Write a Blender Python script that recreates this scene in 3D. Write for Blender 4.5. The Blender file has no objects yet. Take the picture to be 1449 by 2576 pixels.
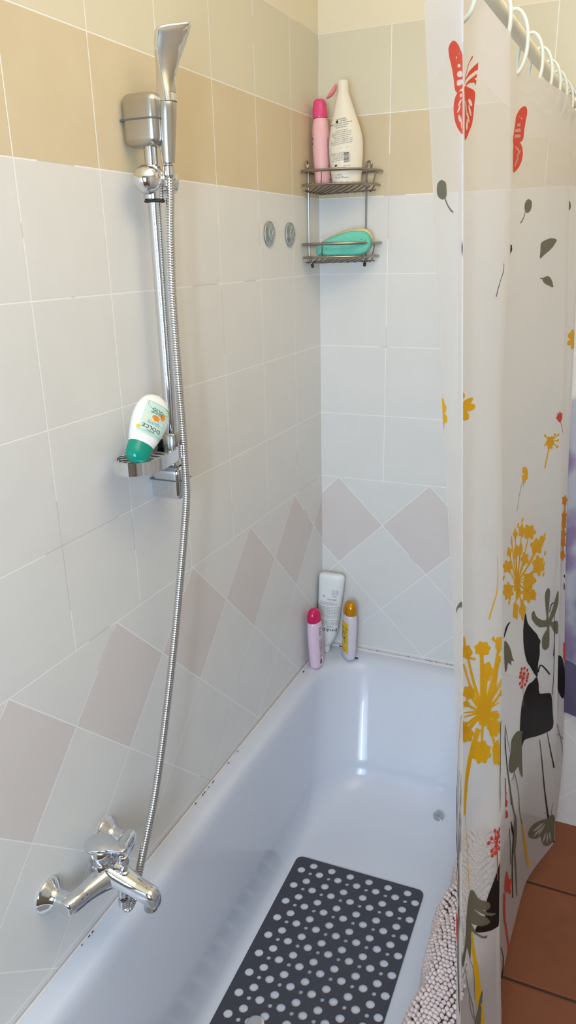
import bpy, bmesh, math, random
from mathutils import Vector, Matrix
from mathutils.geometry import tessellate_polygon
random.seed(7)
PI = math.pi
sc = bpy.context.scene
COL = sc.collection
ZO = 1.065            # all heights below are written from the tile border; the floor lies 1.065 m lower

# ------------------------------------------------------------------ helpers
def link(name, me, mats, parent=None, smooth=True):
    o = bpy.data.objects.new(name, me); COL.objects.link(o)
    if not isinstance(mats, (list, tuple)): mats = [mats]
    for m in mats: me.materials.append(m)
    if smooth:
        me.polygons.foreach_set('use_smooth', [True]*len(me.polygons))
    if parent is not None:
        o.parent = parent
        me.transform(Matrix.Translation(-Vector(parent['_o'])))
    return o
def obj(name, bm, mats, parent=None, smooth=True, recenter=True, sharp=None):
    me = bpy.data.meshes.new(name)
    bmesh.ops.recalc_face_normals(bm, faces=bm.faces[:]) if sharp != 'keep' else None
    bm.to_mesh(me); bm.free()
    o = link(name, me, mats, parent, smooth)
    if smooth and sharp != 'keep':
        try: me.set_sharp_from_angle(angle=math.radians(38))
        except Exception: pass
    o['_o'] = list(parent['_o']) if parent is not None else [0, 0, 0]
    return o
def thing(name, label, cat, loc, group=None):
    o = bpy.data.objects.new(name, None); COL.objects.link(o); o.empty_display_size = .05
    o.location = loc; o['_o'] = list(loc); tag(o, label, cat, group); return o
def tag(o, label=None, cat=None, group=None, kind=None):
    if label: o['label'] = label
    if cat: o['category'] = cat
    if group: o['group'] = group
    if kind: o['kind'] = kind
    return o
def box(bm, a, b, bev=0, seg=3, mi=0):
    r = bmesh.ops.create_cube(bm, size=1)
    vs = r['verts']
    for v in vs:
        v.co = Vector([(a[i]+b[i])/2 + v.co[i]*(b[i]-a[i]) for i in range(3)])
    if bev:
        es = list({e for v in vs for e in v.link_edges})
        r = bmesh.ops.bevel(bm, geom=es, offset=bev, segments=seg, profile=.5, affect='EDGES')
    return bm
def frame(d):
    d = d.normalized(); u = Vector((0, 0, 1)) if abs(d.z) < .9 else Vector((1, 0, 0))
    a = d.cross(u).normalized(); return a, d.cross(a).normalized()
def tube(bm, pts, rad, n=10, closed=False, caps=True, mi=0):
    pts = [Vector(p) for p in pts]; N = len(pts)
    if not hasattr(rad, '__len__'): rad = [rad]*N
    rings = []; pa = None
    for i, p in enumerate(pts):
        if closed: d = pts[(i+1) % N]-pts[i-1]
        else: d = pts[min(i+1, N-1)]-pts[max(i-1, 0)]
        d.normalize()
        if pa is None: a, b = frame(d)
        else:
            a = (pa - d*pa.dot(d)).normalized(); b = d.cross(a)
        pa = a
        rings.append([bm.verts.new(p+(a*math.cos(2*PI*k/n)+b*math.sin(2*PI*k/n))*rad[i]) for k in range(n)])
    for i in range(N if closed else N-1):
        A, B = rings[i], rings[(i+1) % N]
        off = 0
        if closed and i == N-1:
            off = min(range(n), key=lambda o: (A[0].co-B[o].co).length)
        for k in range(n):
            f = bm.faces.new((A[k], A[(k+1) % n], B[(k+1+off) % n], B[(k+off) % n])); f.material_index = mi
    if caps and not closed:
        for r in (rings[0][::-1], rings[-1]):
            f = bm.faces.new(r); f.material_index = mi
    return bm
def lathe(bm, prof, org=(0, 0, 0), axis=(0, 0, 1), n=24, sx=1, sy=1, mi=0, a0=None):
    """profile of (radius, height) turned about an axis"""
    org = Vector(org); d = Vector(axis).normalized()
    if a0 is None: a, b = frame(d)
    else: a = Vector(a0).normalized(); b = d.cross(a)
    rings = []
    for r, h in prof:
        if r < 1e-6: rings.append([bm.verts.new(org+d*h)])
        else: rings.append([bm.verts.new(org+d*h+a*(r*sx*math.cos(2*PI*k/n))+b*(r*sy*math.sin(2*PI*k/n))) for k in range(n)])
    for A, B in zip(rings, rings[1:]):
        for k in range(n):
            if len(A) == 1 and len(B) == 1: continue
            if len(A) == 1: f = bm.faces.new((A[0], B[(k+1) % n], B[k]))
            elif len(B) == 1: f = bm.faces.new((A[k], A[(k+1) % n], B[0]))
            else: f = bm.faces.new((A[k], A[(k+1) % n], B[(k+1) % n], B[k]))
            f.material_index = mi
    if len(rings[0]) > 1: bm.faces.new(rings[0][::-1]).material_index = mi
    if len(rings[-1]) > 1: bm.faces.new(rings[-1]).material_index = mi
    return bm
def lerp(a, b, t): return a+(b-a)*t
def interp(tab, h):
    if h <= tab[0][0]: return tab[0][1:]
    for p, q in zip(tab, tab[1:]):
        if h <= q[0]:
            t = (h-p[0])/(q[0]-p[0]); t2 = t
            return tuple(lerp(p[k], q[k], t2) for k in range(1, len(p)))
    return tab[-1][1:]
def crom(tab, n=5):
    out = []
    for i in range(len(tab)-1):
        a, b, c, d = tab[max(i-1, 0)], tab[i], tab[i+1], tab[min(i+2, len(tab)-1)]
        for j in range(n):
            t = j/n
            out.append(tuple(.5*(2*b[k]+(c[k]-a[k])*t+(2*a[k]-5*b[k]+4*c[k]-d[k])*t*t+(3*b[k]-3*c[k]+d[k]-a[k])*t**3) for k in range(len(b))))
    out.append(tuple(tab[-1])); return out
class Loft:
    """bottle body: table rows (h, rx, ry, cx, cy, exponent) -> surface point(theta, h)"""
    def __init__(s, tab, M=Matrix.Identity(4), n=4): s.tab = crom(tab, n); s.M = M
    def p(s, th, h, off=0):
        rx, ry, cx, cy, e = interp(s.tab, h)
        rx += off; ry += off
        c, sn = math.cos(th), math.sin(th)
        x = math.copysign(abs(c)**(2/e), c)*rx+cx; y = math.copysign(abs(sn)**(2/e), sn)*ry+cy
        return s.M @ Vector((x, y, h))
    def mesh(s, bm, n=32, h0=None, h1=None, mi=0, off=0):
        hs = [r[0] for r in s.tab if (h0 is None or r[0] >= h0-1e-6) and (h1 is None or r[0] <= h1+1e-6)]
        rings = [[bm.verts.new(s.p(2*PI*k/n, h, off)) for k in range(n)] for h in hs]
        for A, B in zip(rings, rings[1:]):
            for k in range(n): bm.faces.new((A[k], A[(k+1) % n], B[(k+1) % n], B[k])).material_index = mi
        bm.faces.new(rings[0][::-1]).material_index = mi; bm.faces.new(rings[-1]).material_index = mi
        return bm
def patch(bm, fn, u0, u1, v0, v1, nu, nv, mi):
    g = [[bm.verts.new(fn(lerp(u0, u1, i/nu), lerp(v0, v1, j/nv))) for j in range(nv+1)] for i in range(nu+1)]
    for i in range(nu):
        for j in range(nv): bm.faces.new((g[i][j], g[i+1][j], g[i+1][j+1], g[i][j+1])).material_index = mi
def glyphs(body, size, align='CENTER'):
    cu = bpy.data.curves.new('t', 'FONT'); cu.body = body; cu.size = size; cu.align_x = align; cu.align_y = 'CENTER'; cu.resolution_u = 2
    o = bpy.data.objects.new('t', cu); COL.objects.link(o)
    dg = bpy.context.evaluated_depsgraph_get(); ev = o.evaluated_get(dg); me = ev.to_mesh()
    V = [(v.co.x, v.co.y) for v in me.vertices]; F = [tuple(p.vertices) for p in me.polygons]
    ev.to_mesh_clear(); bpy.data.objects.remove(o); bpy.data.curves.remove(cu)
    return V, F
def text(bm, body, size, fn, u, v, mi, rot=0, align='CENTER', sx=1.0):
    V, F = glyphs(body, size, align); c, s = math.cos(rot), math.sin(rot)
    vs = [bm.verts.new(fn(u+(x*sx*c-y*s), v+(x*sx*s+y*c))) for x, y in V]
    for f in F:
        try: bm.faces.new([vs[i] for i in f]).material_index = mi
        except ValueError: pass
def polydecal(bm, pts, fn, mi):
    tri = tessellate_polygon([[Vector((x, y, 0)) for x, y in pts]])
    vs = [bm.verts.new(fn(x, y)) for x, y in pts]
    for t in tri:
        try: bm.faces.new([vs[i] for i in t]).material_index = mi
        except ValueError: pass

# ------------------------------------------------------------------ materials
def mat(name, base=(.8, .8, .8), rough=.5, metal=0, spec=.5, coat=0, trans=0, ior=1.45, alpha=1, sss=0):
    m = bpy.data.materials.new(name); m.use_nodes = True
    b = m.node_tree.nodes['Principled BSDF']; I = b.inputs
    I['Base Color'].default_value = (*base, 1); I['Roughness'].default_value = rough; I['Metallic'].default_value = metal
    I['Specular IOR Level'].default_value = spec; I['Coat Weight'].default_value = coat
    I['Transmission Weight'].default_value = trans; I['IOR'].default_value = ior; I['Alpha'].default_value = alpha
    return m
def srgb(r, g, b): return tuple(((c/255)/12.92 if c/255 <= .04045 else ((c/255+.055)/1.055)**2.4) for c in (r, g, b))
class E:
    """tiny expression builder over Math nodes"""
    def __init__(s, nt, sock): s.nt = nt; s.s = sock
    def op(s, o, *a):
        n = s.nt.nodes.new('ShaderNodeMath'); n.operation = o
        for i, x in enumerate((s,)+a):
            if isinstance(x, E): s.nt.links.new(x.s, n.inputs[i])
            else: n.inputs[i].default_value = x
        return E(s.nt, n.outputs[0])
    def __add__(s, o): return s.op('ADD', o)
    def __sub__(s, o): return s.op('SUBTRACT', o)
    def __mul__(s, o): return s.op('MULTIPLY', o)
    def __truediv__(s, o): return s.op('DIVIDE', o)
    def abs(s): return s.op('ABSOLUTE')
    def floor(s): return s.op('FLOOR')
    def gt(s, o): return s.op('GREATER_THAN', o)
    def lt(s, o): return s.op('LESS_THAN', o)
    def mx(s, o): return s.op('MAXIMUM', o)
    def mn(s, o): return s.op('MINIMUM', o)
    def fr(s):  return s-(s.floor())
    def line(s):            # distance to the nearest whole number
        f = s.fr(); return f.mn((f*-1)+1)
def mixc(nt, fac, a, b):
    n = nt.nodes.new('ShaderNodeMix'); n.data_type = 'RGBA'
    for i, x in ((0, fac), (6, a), (7, b)):
        if isinstance(x, E): nt.links.new(x.s, n.inputs[i])
        elif hasattr(x, 'is_output'): nt.links.new(x, n.inputs[i])
        elif i == 0: n.inputs[0].default_value = x
        else: n.inputs[i].default_value = (*x, 1)
    return n.outputs[2]
def noise(nt, co, scale, detail=3, rough=.6):
    n = nt.nodes.new('ShaderNodeTexNoise'); n.inputs['Scale'].default_value = scale; n.inputs['Detail'].default_value = detail
    n.inputs['Roughness'].default_value = rough; nt.links.new(co, n.inputs['Vector']); return E(nt, n.outputs['Fac'])

def tile_mat(name, axis, o, ph, hd=.1425):
    """white 20 cm tiles, one beige course, and below the border a field of tiles set on their points"""
    m = mat(name, rough=.42, spec=.3); nt = m.node_tree; b = nt.nodes['Principled BSDF']
    tc = nt.nodes.new('ShaderNodeTexCoord'); sp = nt.nodes.new('ShaderNodeSeparateXYZ'); nt.links.new(tc.outputs['Object'], sp.inputs[0])
    u = E(nt, sp.outputs[0]) if axis == 'x' else E(nt, sp.outputs[1])*-1
    v = E(nt, sp.outputs[2])
    # straight courses
    lu = ((u-o)/.2).line()*.2; lv = (v/.1997).line()*.2
    up = v.gt(0); low = (up*-1)+1
    d1 = lu.mn(lv)
    w = v*-1
    P = (u-ph+w)/(2*hd); Q = (u-ph-w)/(2*hd)
    d2 = (P.line()).mn(Q.line())*(2*hd*.7071)
    d2 = d2.mn(v.abs()).mn((w-.57).abs())
    below = w.gt(.57)
    d = (d1*up)+(d2*low)
    pink = ((P.floor()-Q.floor())-1).abs().lt(.5)*low
    beige = v.gt(.7988)*v.lt(.9985)
    paint = v.gt(1.198)
    n1 = noise(nt, tc.outputs['Object'], 9, 4); n2 = noise(nt, tc.outputs['Object'], 90, 2)
    white = mixc(nt, n1, srgb(224, 222, 218), srgb(233, 231, 228))
    bei = mixc(nt, n1, srgb(212, 194, 160), srgb(224, 208, 178))
    pk = mixc(nt, n1, srgb(219, 209, 205), srgb(227, 219, 215))
    c = mixc(nt, pink, white, pk); c = mixc(nt, v.gt(.9985), c, srgb(224, 216, 192)); c = mixc(nt, beige, c, bei)  # top course tinted: the warm light up there is put into its colour
    g = d.lt(.00105)
    groutc = mixc(nt, noise(nt, tc.outputs['Object'], 3, 2).gt(.60), srgb(248, 246, 242), srgb(216, 212, 206))
    c = mixc(nt, g, c, groutc)
    c = mixc(nt, paint, c, srgb(240, 228, 200))
    nt.links.new(c, b.inputs['Base Color'])
    hgt = (d/.0022).mn(1.)*.6+(n2*.06)
    hgt = hgt*((paint*-1)+1)
    bp = nt.nodes.new('ShaderNodeBump'); bp.inputs['Strength'].default_value = .35; bp.inputs['Distance'].default_value = .0012
    nt.links.new(hgt.s, bp.inputs['Height']); nt.links.new(bp.outputs[0], b.inputs['Normal'])
    return m

def chrome(name, col=(.74, .76, .79), rough=.06): return mat(name, col, rough, 1)
M = {}
M['chrome'] = chrome('polished chrome')
M['satin'] = chrome('satin nickel', (.52, .50, .47), .28)
M['steel'] = chrome('tarnished steel wire', (.34, .31, .28), .22)
M['dark'] = mat('dark rubber', (.03, .03, .03), .5)
M['groove'] = mat('shadow groove', (.12, .12, .11), .5)
M['enamel'] = mat('white bath enamel', srgb(218, 222, 234), .20, spec=.5, coat=.3)
M['white_plastic'] = mat('glossy white plastic', srgb(238, 240, 240), .3)
M['cream_plastic'] = mat('cream white plastic', srgb(240, 231, 212), .35)
M['ring'] = mat('white ring plastic', srgb(226, 232, 224), .25)
M['rod'] = mat('cream coated rod', srgb(246, 238, 214), .5)
M['pink_body'] = mat('pale pink plastic', srgb(245, 190, 192), .3)
M['pink_cap'] = mat('hot pink plastic', srgb(232, 78, 130), .25)
M['pink_lid'] = mat('translucent pink plastic', srgb(238, 140, 150), .3)
M['magenta'] = mat('magenta plastic', srgb(212, 28, 96), .18)
M['pearl'] = mat('pearl white plastic', srgb(226, 216, 226), .22, coat=.3)
M['gold'] = mat('gold plastic', srgb(206, 140, 20), .2, metal=.35)
M['teal'] = mat('teal plastic', srgb(0, 142, 122), .15)
M['ink'] = mat('dark print', srgb(40, 40, 52), .5)
M['grey_ink'] = mat('grey print', srgb(110, 106, 112), .5)
M['yellow_label'] = mat('yellow label', srgb(242, 200, 10), .4)
M['brown_label'] = mat('brown coconut print', srgb(96, 62, 48), .4)
M['green_label'] = mat('green label', srgb(60, 168, 130), .4)
M['mint_label'] = mat('mint label', srgb(196, 224, 214), .4)
M['orange_label'] = mat('orange fruit print', srgb(226, 138, 52), .4)
M['cream_label'] = mat('cream label', srgb(234, 226, 190), .4)
M['blue_label'] = mat('pale blue label', srgb(176, 200, 224), .4)
M['red_ink'] = mat('red print', srgb(170, 50, 60), .4)
M['tap_red'] = mat('red dot', srgb(220, 40, 40), .3); M['tap_blue'] = mat('blue dot', srgb(40, 70, 190), .3)
M['mat'] = mat('dark grey rubber', srgb(66, 67, 78), .55)
M['cup'] = mat('clear vinyl', (.92, .96, .95), .08, trans=.92, ior=1.35)
M['mould'] = mat('black grime', (.012, .012, .02), .6)

def sponge_mat(name, c1, c2):
    m = mat(name, c1, .9, spec=.2); nt = m.node_tree; b = nt.nodes['Principled BSDF']
    tc = nt.nodes.new('ShaderNodeTexCoord')
    vo = nt.nodes.new('ShaderNodeTexVoronoi'); vo.inputs['Scale'].default_value = 190; nt.links.new(tc.outputs['Object'], vo.inputs[0])
    big = nt.nodes.new('ShaderNodeTexVoronoi'); big.inputs['Scale'].default_value = 75; nt.links.new(tc.outputs['Object'], big.inputs[0])
    hole = E(nt, big.outputs[0]).lt(.13)
    c = mixc(nt, noise(nt, tc.outputs['Object'], 30, 3), c1, c2); c = mixc(nt, hole, c, tuple(x*.45 for x in c1))
    nt.links.new(c, b.inputs['Base Color'])
    bp = nt.nodes.new('ShaderNodeBump'); bp.inputs['Strength'].default_value = .6; bp.inputs['Distance'].default_value = .002
    nt.links.new((E(nt, vo.outputs[0])-(hole*.8)).s, bp.inputs['Height']); nt.links.new(bp.outputs[0], b.inputs['Normal']); return m
M['sponge'] = sponge_mat('sea green sponge', srgb(128, 214, 188), srgb(104, 200, 184))
M['sponge_back'] = sponge_mat('cream sponge', srgb(236, 220, 180), srgb(226, 208, 168))

def enamel_worn():
    m = M['enamel']; nt = m.node_tree; b = nt.nodes['Principled BSDF']
    tc = nt.nodes.new('ShaderNodeTexCoord'); sp = nt.nodes.new('ShaderNodeSeparateXYZ'); nt.links.new(tc.outputs['Object'], sp.inputs[0])
    n = noise(nt, tc.outputs['Object'], 14, 6, .75); z = E(nt, sp.outputs[2]); y = E(nt, sp.outputs[1])
    fac = z.lt(-.935)*((n-.38)*3.2).mx(0).mn(.7)
    nt.links.new(mixc(nt, fac, srgb(216, 220, 232), srgb(176, 172, 168)), b.inputs['Base Color'])
    nt.links.new(((fac*.4)+.20).s, b.inputs['Roughness'])
enamel_worn()

def curtain_mat(name, col, trans, op=1.0, tl=.45):
    m = bpy.data.materials.new(name); m.use_nodes = True; nt = m.node_tree; nt.nodes.clear()
    N = nt.nodes.new; out = N('ShaderNodeOutputMaterial'); d = N('ShaderNodeBsdfDiffuse'); t = N('ShaderNodeBsdfTranslucent')
    g = N('ShaderNodeBsdfGlossy'); tr = N('ShaderNodeBsdfTransparent')
    for x in (d, t): x.inputs[0].default_value = (*col, 1)
    g.inputs['Roughness'].default_value = .35; g.inputs[0].default_value = (.9, .9, .9, 1)
    a = N('ShaderNodeMixShader'); a.inputs[0].default_value = tl; nt.links.new(d.outputs[0], a.inputs[1]); nt.links.new(t.outputs[0], a.inputs[2])
    c = N('ShaderNodeMixShader'); c.inputs[0].default_value = .05; nt.links.new(a.outputs[0], c.inputs[1]); nt.links.new(g.outputs[0], c.inputs[2])
    e = N('ShaderNodeMixShader'); e.inputs[0].default_value = trans; nt.links.new(c.outputs[0], e.inputs[1]); nt.links.new(tr.outputs[0], e.inputs[2])
    nt.links.new(e.outputs[0], out.inputs[0]); return m
CM = [curtain_mat('sheer white vinyl', srgb(238, 235, 233), .32), curtain_mat('doubled vinyl hem', srgb(240, 236, 234), .12),
      curtain_mat('red print', srgb(224, 84, 66), .0, tl=.25), curtain_mat('olive grey print', srgb(120, 117, 98), .0, tl=.2),
      curtain_mat('yellow print', srgb(240, 184, 28), .0, tl=.25), curtain_mat('black print', srgb(34, 28, 26), .0, tl=.05),
      curtain_mat('orange print', srgb(226, 150, 40), .0, tl=.3)]

def towel_mat(name, c1, c2, sc_, thr):
    m = mat(name, c1, .95, spec=.1); nt = m.node_tree; b = nt.nodes['Principled BSDF']; tc = nt.nodes.new('ShaderNodeTexCoord')
    n = noise(nt, tc.outputs['Object'], sc_, 2, .4); f = ((n-thr)*7).mx(0).mn(1.)
    nt.links.new(mixc(nt, f, c1, c2), b.inputs['Base Color'])
    bp = nt.nodes.new('ShaderNodeBump'); bp.inputs['Strength'].default_value = .5; bp.inputs['Distance'].default_value = .002
    nt.links.new(noise(nt, tc.outputs['Object'], 500, 2).s, bp.inputs['Height']); nt.links.new(bp.outputs[0], b.inputs['Normal']); return m
def terracotta():
    m = mat('terracotta floor tiles', rough=.55, spec=.35); nt = m.node_tree; b = nt.nodes['Principled BSDF']; tc = nt.nodes.new('ShaderNodeTexCoord')
    sp = nt.nodes.new('ShaderNodeSeparateXYZ'); nt.links.new(tc.outputs['Object'], sp.inputs[0])
    x = E(nt, sp.outputs[0]); y = E(nt, sp.outputs[1])
    lx = ((x-.94)/.335).line()*.335; ly = ((y+.287)/.335).line()*.335; d = lx.mn(ly)
    n = noise(nt, tc.outputs['Object'], 5, 5, .65); s = noise(nt, tc.outputs['Object'], 120, 2).gt(.68)
    c = mixc(nt, n, srgb(118, 68, 46), srgb(150, 94, 66)); c = mixc(nt, s*.25, c, srgb(100, 52, 36))
    c = mixc(nt, d.lt(.004), c, srgb(70, 46, 36)); nt.links.new(c, b.inputs['Base Color'])
    bp = nt.nodes.new('ShaderNodeBump'); bp.inputs['Strength'].default_value = .5; bp.inputs['Distance'].default_value = .004
    nt.links.new(((d/.008).mn(1.)+(n*.2)).s, bp.inputs['Height']); nt.links.new(bp.outputs[0], b.inputs['Normal']); return m

# ------------------------------------------------------------------ the room
FZ, CZ, XR, YF = -1.065, 1.62, 1.95, -3.05
def slab(name, a, b, m): return tag(obj(name, box(bmesh.new(), a, b), m, smooth=False), kind='structure')
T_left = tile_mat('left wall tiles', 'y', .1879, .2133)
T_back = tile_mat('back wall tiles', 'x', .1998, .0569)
plain = tile_mat('room tiles', 'y', .1, .1)
slab('floor', (-.1, YF-.1, FZ-.08), (XR+.1, .1, FZ), terracotta())
slab('ceiling', (-.1, YF-.1, CZ), (XR+.1, .1, CZ+.08), mat('cream ceiling paint', srgb(246, 236, 212), .8))
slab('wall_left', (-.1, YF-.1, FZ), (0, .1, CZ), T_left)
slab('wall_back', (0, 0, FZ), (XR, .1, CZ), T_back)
slab('wall_right', (XR, YF-.1, FZ), (XR+.1, .1, CZ), mat('taupe wall paint', srgb(168, 160, 150), .8))
WX0, WX1, WZ0, WZ1 = .25, 1.25, -.05, 1.15       # the window behind the photographer
bm = bmesh.new()
for a, b in [((0, FZ), (WX0, CZ)), ((WX1, FZ), (XR, CZ)), ((WX0, FZ), (WX1, WZ0)), ((WX0, WZ1), (WX1, CZ))]:
    box(bm, (a[0], YF-.1, a[1]), (b[0], YF, b[1]))
tag(obj('wall_front', bm, mat('beige wall paint', srgb(150, 142, 128), .8), smooth=False), kind='structure')
bm = bmesh.new()
for a, b in [((WX0, WZ0), (WX0+.06, WZ1)), ((WX1-.06, WZ0), (WX1, WZ1)), ((WX0, WZ0), (WX1, WZ0+.06)), ((WX0, WZ1-.06), (WX1, WZ1)), ((.72, WZ0), (.78, WZ1))]:
    box(bm, (a[0], YF-.06, a[1]), (b[0], YF-.02, b[1]))
tag(obj('window_1', bm, mat('white window paint', (.8, .8, .8), .4), smooth=False), kind='structure')

# ------------------------------------------------------------------ bathtub
RZ = -.588; TW = .69; TL = 1.72
def rrect(x0, x1, y0, y1, r, n=10):
    out = []
    for cx, cy, a in ((x1-r, y1-r, 0), (x0+r, y1-r, 90), (x0+r, y0+r, 180), (x1-r, y0+r, 270)):
        for k in range(n+1):
            t = math.radians(a+90*k/n); out.append((cx+r*math.cos(t), cy+r*math.sin(t)))
    # resample the straight runs so that the rings stay even
    res = []
    for i, p in enumerate(out):
        q = out[(i+1) % len(out)]; res.append(p)
        if i % (n+1) == n:
            m_ = 14
            for j in range(1, m_): res.append((lerp(p[0], q[0], j/m_), lerp(p[1], q[1], j/m_)))
    return res
tub = thing('bathtub', 'white enamelled bathtub set into the tiled corner', 'bathtub', (TW/2, -TL/2, FZ))
bm = bmesh.new(); rings = []
prof = []       # (z, a inset fraction, rim inset)
H = .37
def ring_at(z, a, e, rr):
    return [(x, y, z) for x, y in rrect(e+a*.055, TW-e-a*.055, -TL+e+a*.09, -e+.004-(a*.20 if a < .8 else .16+(a-.8)*.30), rr)]
R = [ring_at(RZ, 0, .002, .012), ring_at(RZ+.0015, 0, .010, .03), ring_at(RZ+.001, 0, .030, .10), ring_at(RZ-.001, 0, .042, .13), ring_at(RZ-.005, 0, .050, .14), ring_at(RZ-.014, .03, .055, .15), ring_at(RZ-.03, .08, .057, .15)]
for k in range(1, 25):
    t = k/24
    if t < .7: dz = .03+(H-.06-.03)*(t/.7)*.86; a = .08+.72*(t/.7)
    else:
        s = (t-.7)/.3; dz = .03+(H-.09)*.86+(H-(.03+(H-.09)*.86))*math.sin(s*PI/2); a = .80+.75*(1-math.cos(s*PI/2))
    R.append(ring_at(RZ-dz, a, .057, .15))
for j, (s, dz) in enumerate([(.8, .001), (.5, .002), (.2, .003)]):
    cx, cy = TW/2, -.9
    R.append([(cx+(x-cx)*s, cy+(y-cy)*s, z-dz) for x, y, z in R[6+24]])
for r in R: rings.append([bm.verts.new(p) for p in r])
for A, B in zip(rings, rings[1:]):
    n = len(A)
    for k in range(n): bm.faces.new((A[k], B[k], B[(k+1) % n], A[(k+1) % n]))
bm.faces.new(rings[-1])
# the floor of the tub falls a little towards its drain
for v in bm.verts:
    if v.co.z < -.90: v.co.z -= max(0, (-.55-v.co.y))*.03*min(1, (-.90-v.co.z)/.05)
obj('basin', bm, M['enamel'], tub)
bm = bmesh.new(); box(bm, (.004, -TL+.004, RZ-.03), (TW, -TL+.024, FZ+.002)) ; box(bm, (TW-.012, -TL+.004, FZ), (TW, -.002, RZ-.004), .004)
obj('apron', bm, M['enamel'], tub)
bm = bmesh.new(); tube(bm, [(.02, -.006, RZ+.004), (TW, -.006, RZ+.004)], .006, 10)
tube(bm, [(.0045, -.02, RZ+.001), (.0045, -TL+.02, RZ+.001)], .0035, 8)
obj('sealing_bead', bm, mat('white silicone', srgb(225, 220, 222), .3), tub)
for i in range(22):                                   # grime specks along the seams
    if i < 13: p = (.0085, -random.choice([random.uniform(.55, 1.3), random.uniform(.75, .95)]), RZ+.0040); q = (random.uniform(.0005, .0009), random.uniform(.0015, .0035), .0006)
    else: p = (random.choice([random.uniform(.1, .6), random.uniform(.35, .45)]), -.0014, RZ+.0085); q = (random.uniform(.0015, .004), .0012, random.uniform(.0005, .0008))
    bm = bmesh.new(); box(bm, [p[k]-q[k] for k in range(3)], [p[k]+q[k] for k in range(3)]); obj('grime_mark', bm, M['mould'], tub, smooth=False)
bm = bmesh.new(); box(bm, (.062, -.012, RZ+.004), (.088, -.002, RZ+.0075)); obj('grime_mark', bm, M['mould'], tub, smooth=False)
bm = bmesh.new(); box(bm, (.012, -.205, RZ+.0005), (.0145, -.198, RZ+.004)); obj('grime_mark', bm, M['mould'], tub, smooth=False)
bm = bmesh.new(); polydecal(bm, [(.1285, -.058), (.134, -.0535), (.141, -.054), (.146, -.058), (.1445, -.064), (.139, -.0615), (.1345, -.067)], lambda x, y: Vector((x, y, RZ+.0012)), 0)
obj('enamel_chip', bm, M['mould'], tub, smooth=False)
bm = bmesh.new(); lathe(bm, [(.0, .0010), (.012, .0015), (.019, .001), (.021, .0)], (.2421, -1.0366, -.970), n=24)
obj('drain', bm, M['chrome'], tub)

# ------------------------------------------------------------------ rubber bath mat with its round holes
def floor_z(x, y): return -.9580-(-.55-y)*.03
bm = bmesh.new()
MW, ML = .361, .72; pu, pv = .0537, .0552
A0 = math.radians(1.9)
mo = Vector((.1392, -.5535))       # corner nearest the back and left walls
def mpt(u, v, dz=0):
    x = mo.x+u*math.cos(A0)+v*.014+0*v; y = mo.y+u*math.sin(A0)-v
    return Vector((x, y, floor_z(x, y)+dz))
out = []
for cx, cy, a in ((MW-.018, .018, -90), (MW-.018, ML-.018, 0), (.018, ML-.018, 90), (.018, .018, 180)):
    for k in range(7):
        t = math.radians(a+15*k); out.append((cx+.018*math.cos(t), cy+.018*math.sin(t)))
holes = []
nv = int(ML/pv)
for j in range(nv+1):
    v = .045+j*pv
    for i in range(7):
        u = .0275+i*.0531
        if v < ML-.015: holes.append((u, v, .0108))
        if i < 6 and .015 < v-.0215 < ML-.015: holes.append((u+.0272, v-.0235, .0108))
        if i < 6 and v+.006 < ML-.015: holes.append((u+.0278, v+.0045, .0057))
def clip_cells(polys, du, dv, u0, v0):
    return polys
outer = []
for i, p in enumerate(out):
    q = out[(i+1) % len(out)]; n = max(1, int(math.hypot(q[0]-p[0], q[1]-p[1])/.03))
    for j in range(n): outer.append((lerp(p[0], q[0], j/n), lerp(p[1], q[1], j/n)))
loops = [outer]+[[(u+r*math.cos(2*PI*k/(20 if r > .008 else 12)), v-r*math.sin(2*PI*k/(20 if r > .008 else 12))) for k in range(20 if r > .008 else 12)] for u, v, r in holes]
tri = tessellate_polygon([[Vector((x, y, 0)) for x, y in l] for l in loops])
flat = [p for l in loops for p in l]
top = [bm.verts.new(mpt(u, v, .0030)) for u, v in flat]; bot = [bm.verts.new(mpt(u, v, .0008)) for u, v in flat]
for t in tri:
    try:
        bm.faces.new([top[i] for i in t]); bm.faces.new([bot[i] for i in reversed(t)])
    except ValueError: pass
k0 = 0
for l in loops:
    n = len(l)
    for k in range(n):
        a, b = k0+k, k0+(k+1) % n; bm.faces.new((top[a], top[b], bot[b], bot[a]))
    k0 += n
tag(obj('bath_mat', bm, M['mat'], smooth=False), 'dark grey rubber bath mat full of round holes on the tub floor', 'bath mat')

# ------------------------------------------------------------------ clear suction cups
def suction_cup(org, axis, r, label, group=None):
    t = thing('suction_cup', label, 'suction cup', org, group)
    bm = bmesh.new(); lathe(bm, [(r, .0), (r*1.0, .0014), (r*.86, .0030), (r*.60, .0042), (r*.40, .0050), (r*.22, .0052)], org, axis, 32)
    obj('cup', bm, M['cup'], t)
    bm = bmesh.new(); lathe(bm, [(r*.38, .0051), (r*.48, .0066), (r*.48, .0080), (r*.40, .0090), (r*.26, .0092), (r*.20, .0105), (r*.24, .0130), (r*.22, .0140), (r*.1, .0143)], org, axis, 24)
    obj('knob', bm, M['cup'], t)
    a, b = frame(Vector(axis)); bm = bmesh.new()
    tube(bm, [Vector(org)+Vector(axis)*.0032+(a*math.cos(k*PI/20)+b*math.sin(k*PI/20))*r*.95 for k in range(40)], .0013, 8, closed=True)
    obj('rim', bm, mat('cup rim vinyl', (.72, .73, .72), .12, trans=.35), t)
    bm = bmesh.new()
    tube(bm, [Vector(org)+Vector(axis)*.0078+(a*math.cos(k*PI/20)+b*math.sin(k*PI/20))*r*.49 for k in range(40)], .0012, 8, closed=True)
    obj('ring', bm, mat('cup ring vinyl', (.62, .63, .62), .12, trans=.3), t)
    return t
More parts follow.
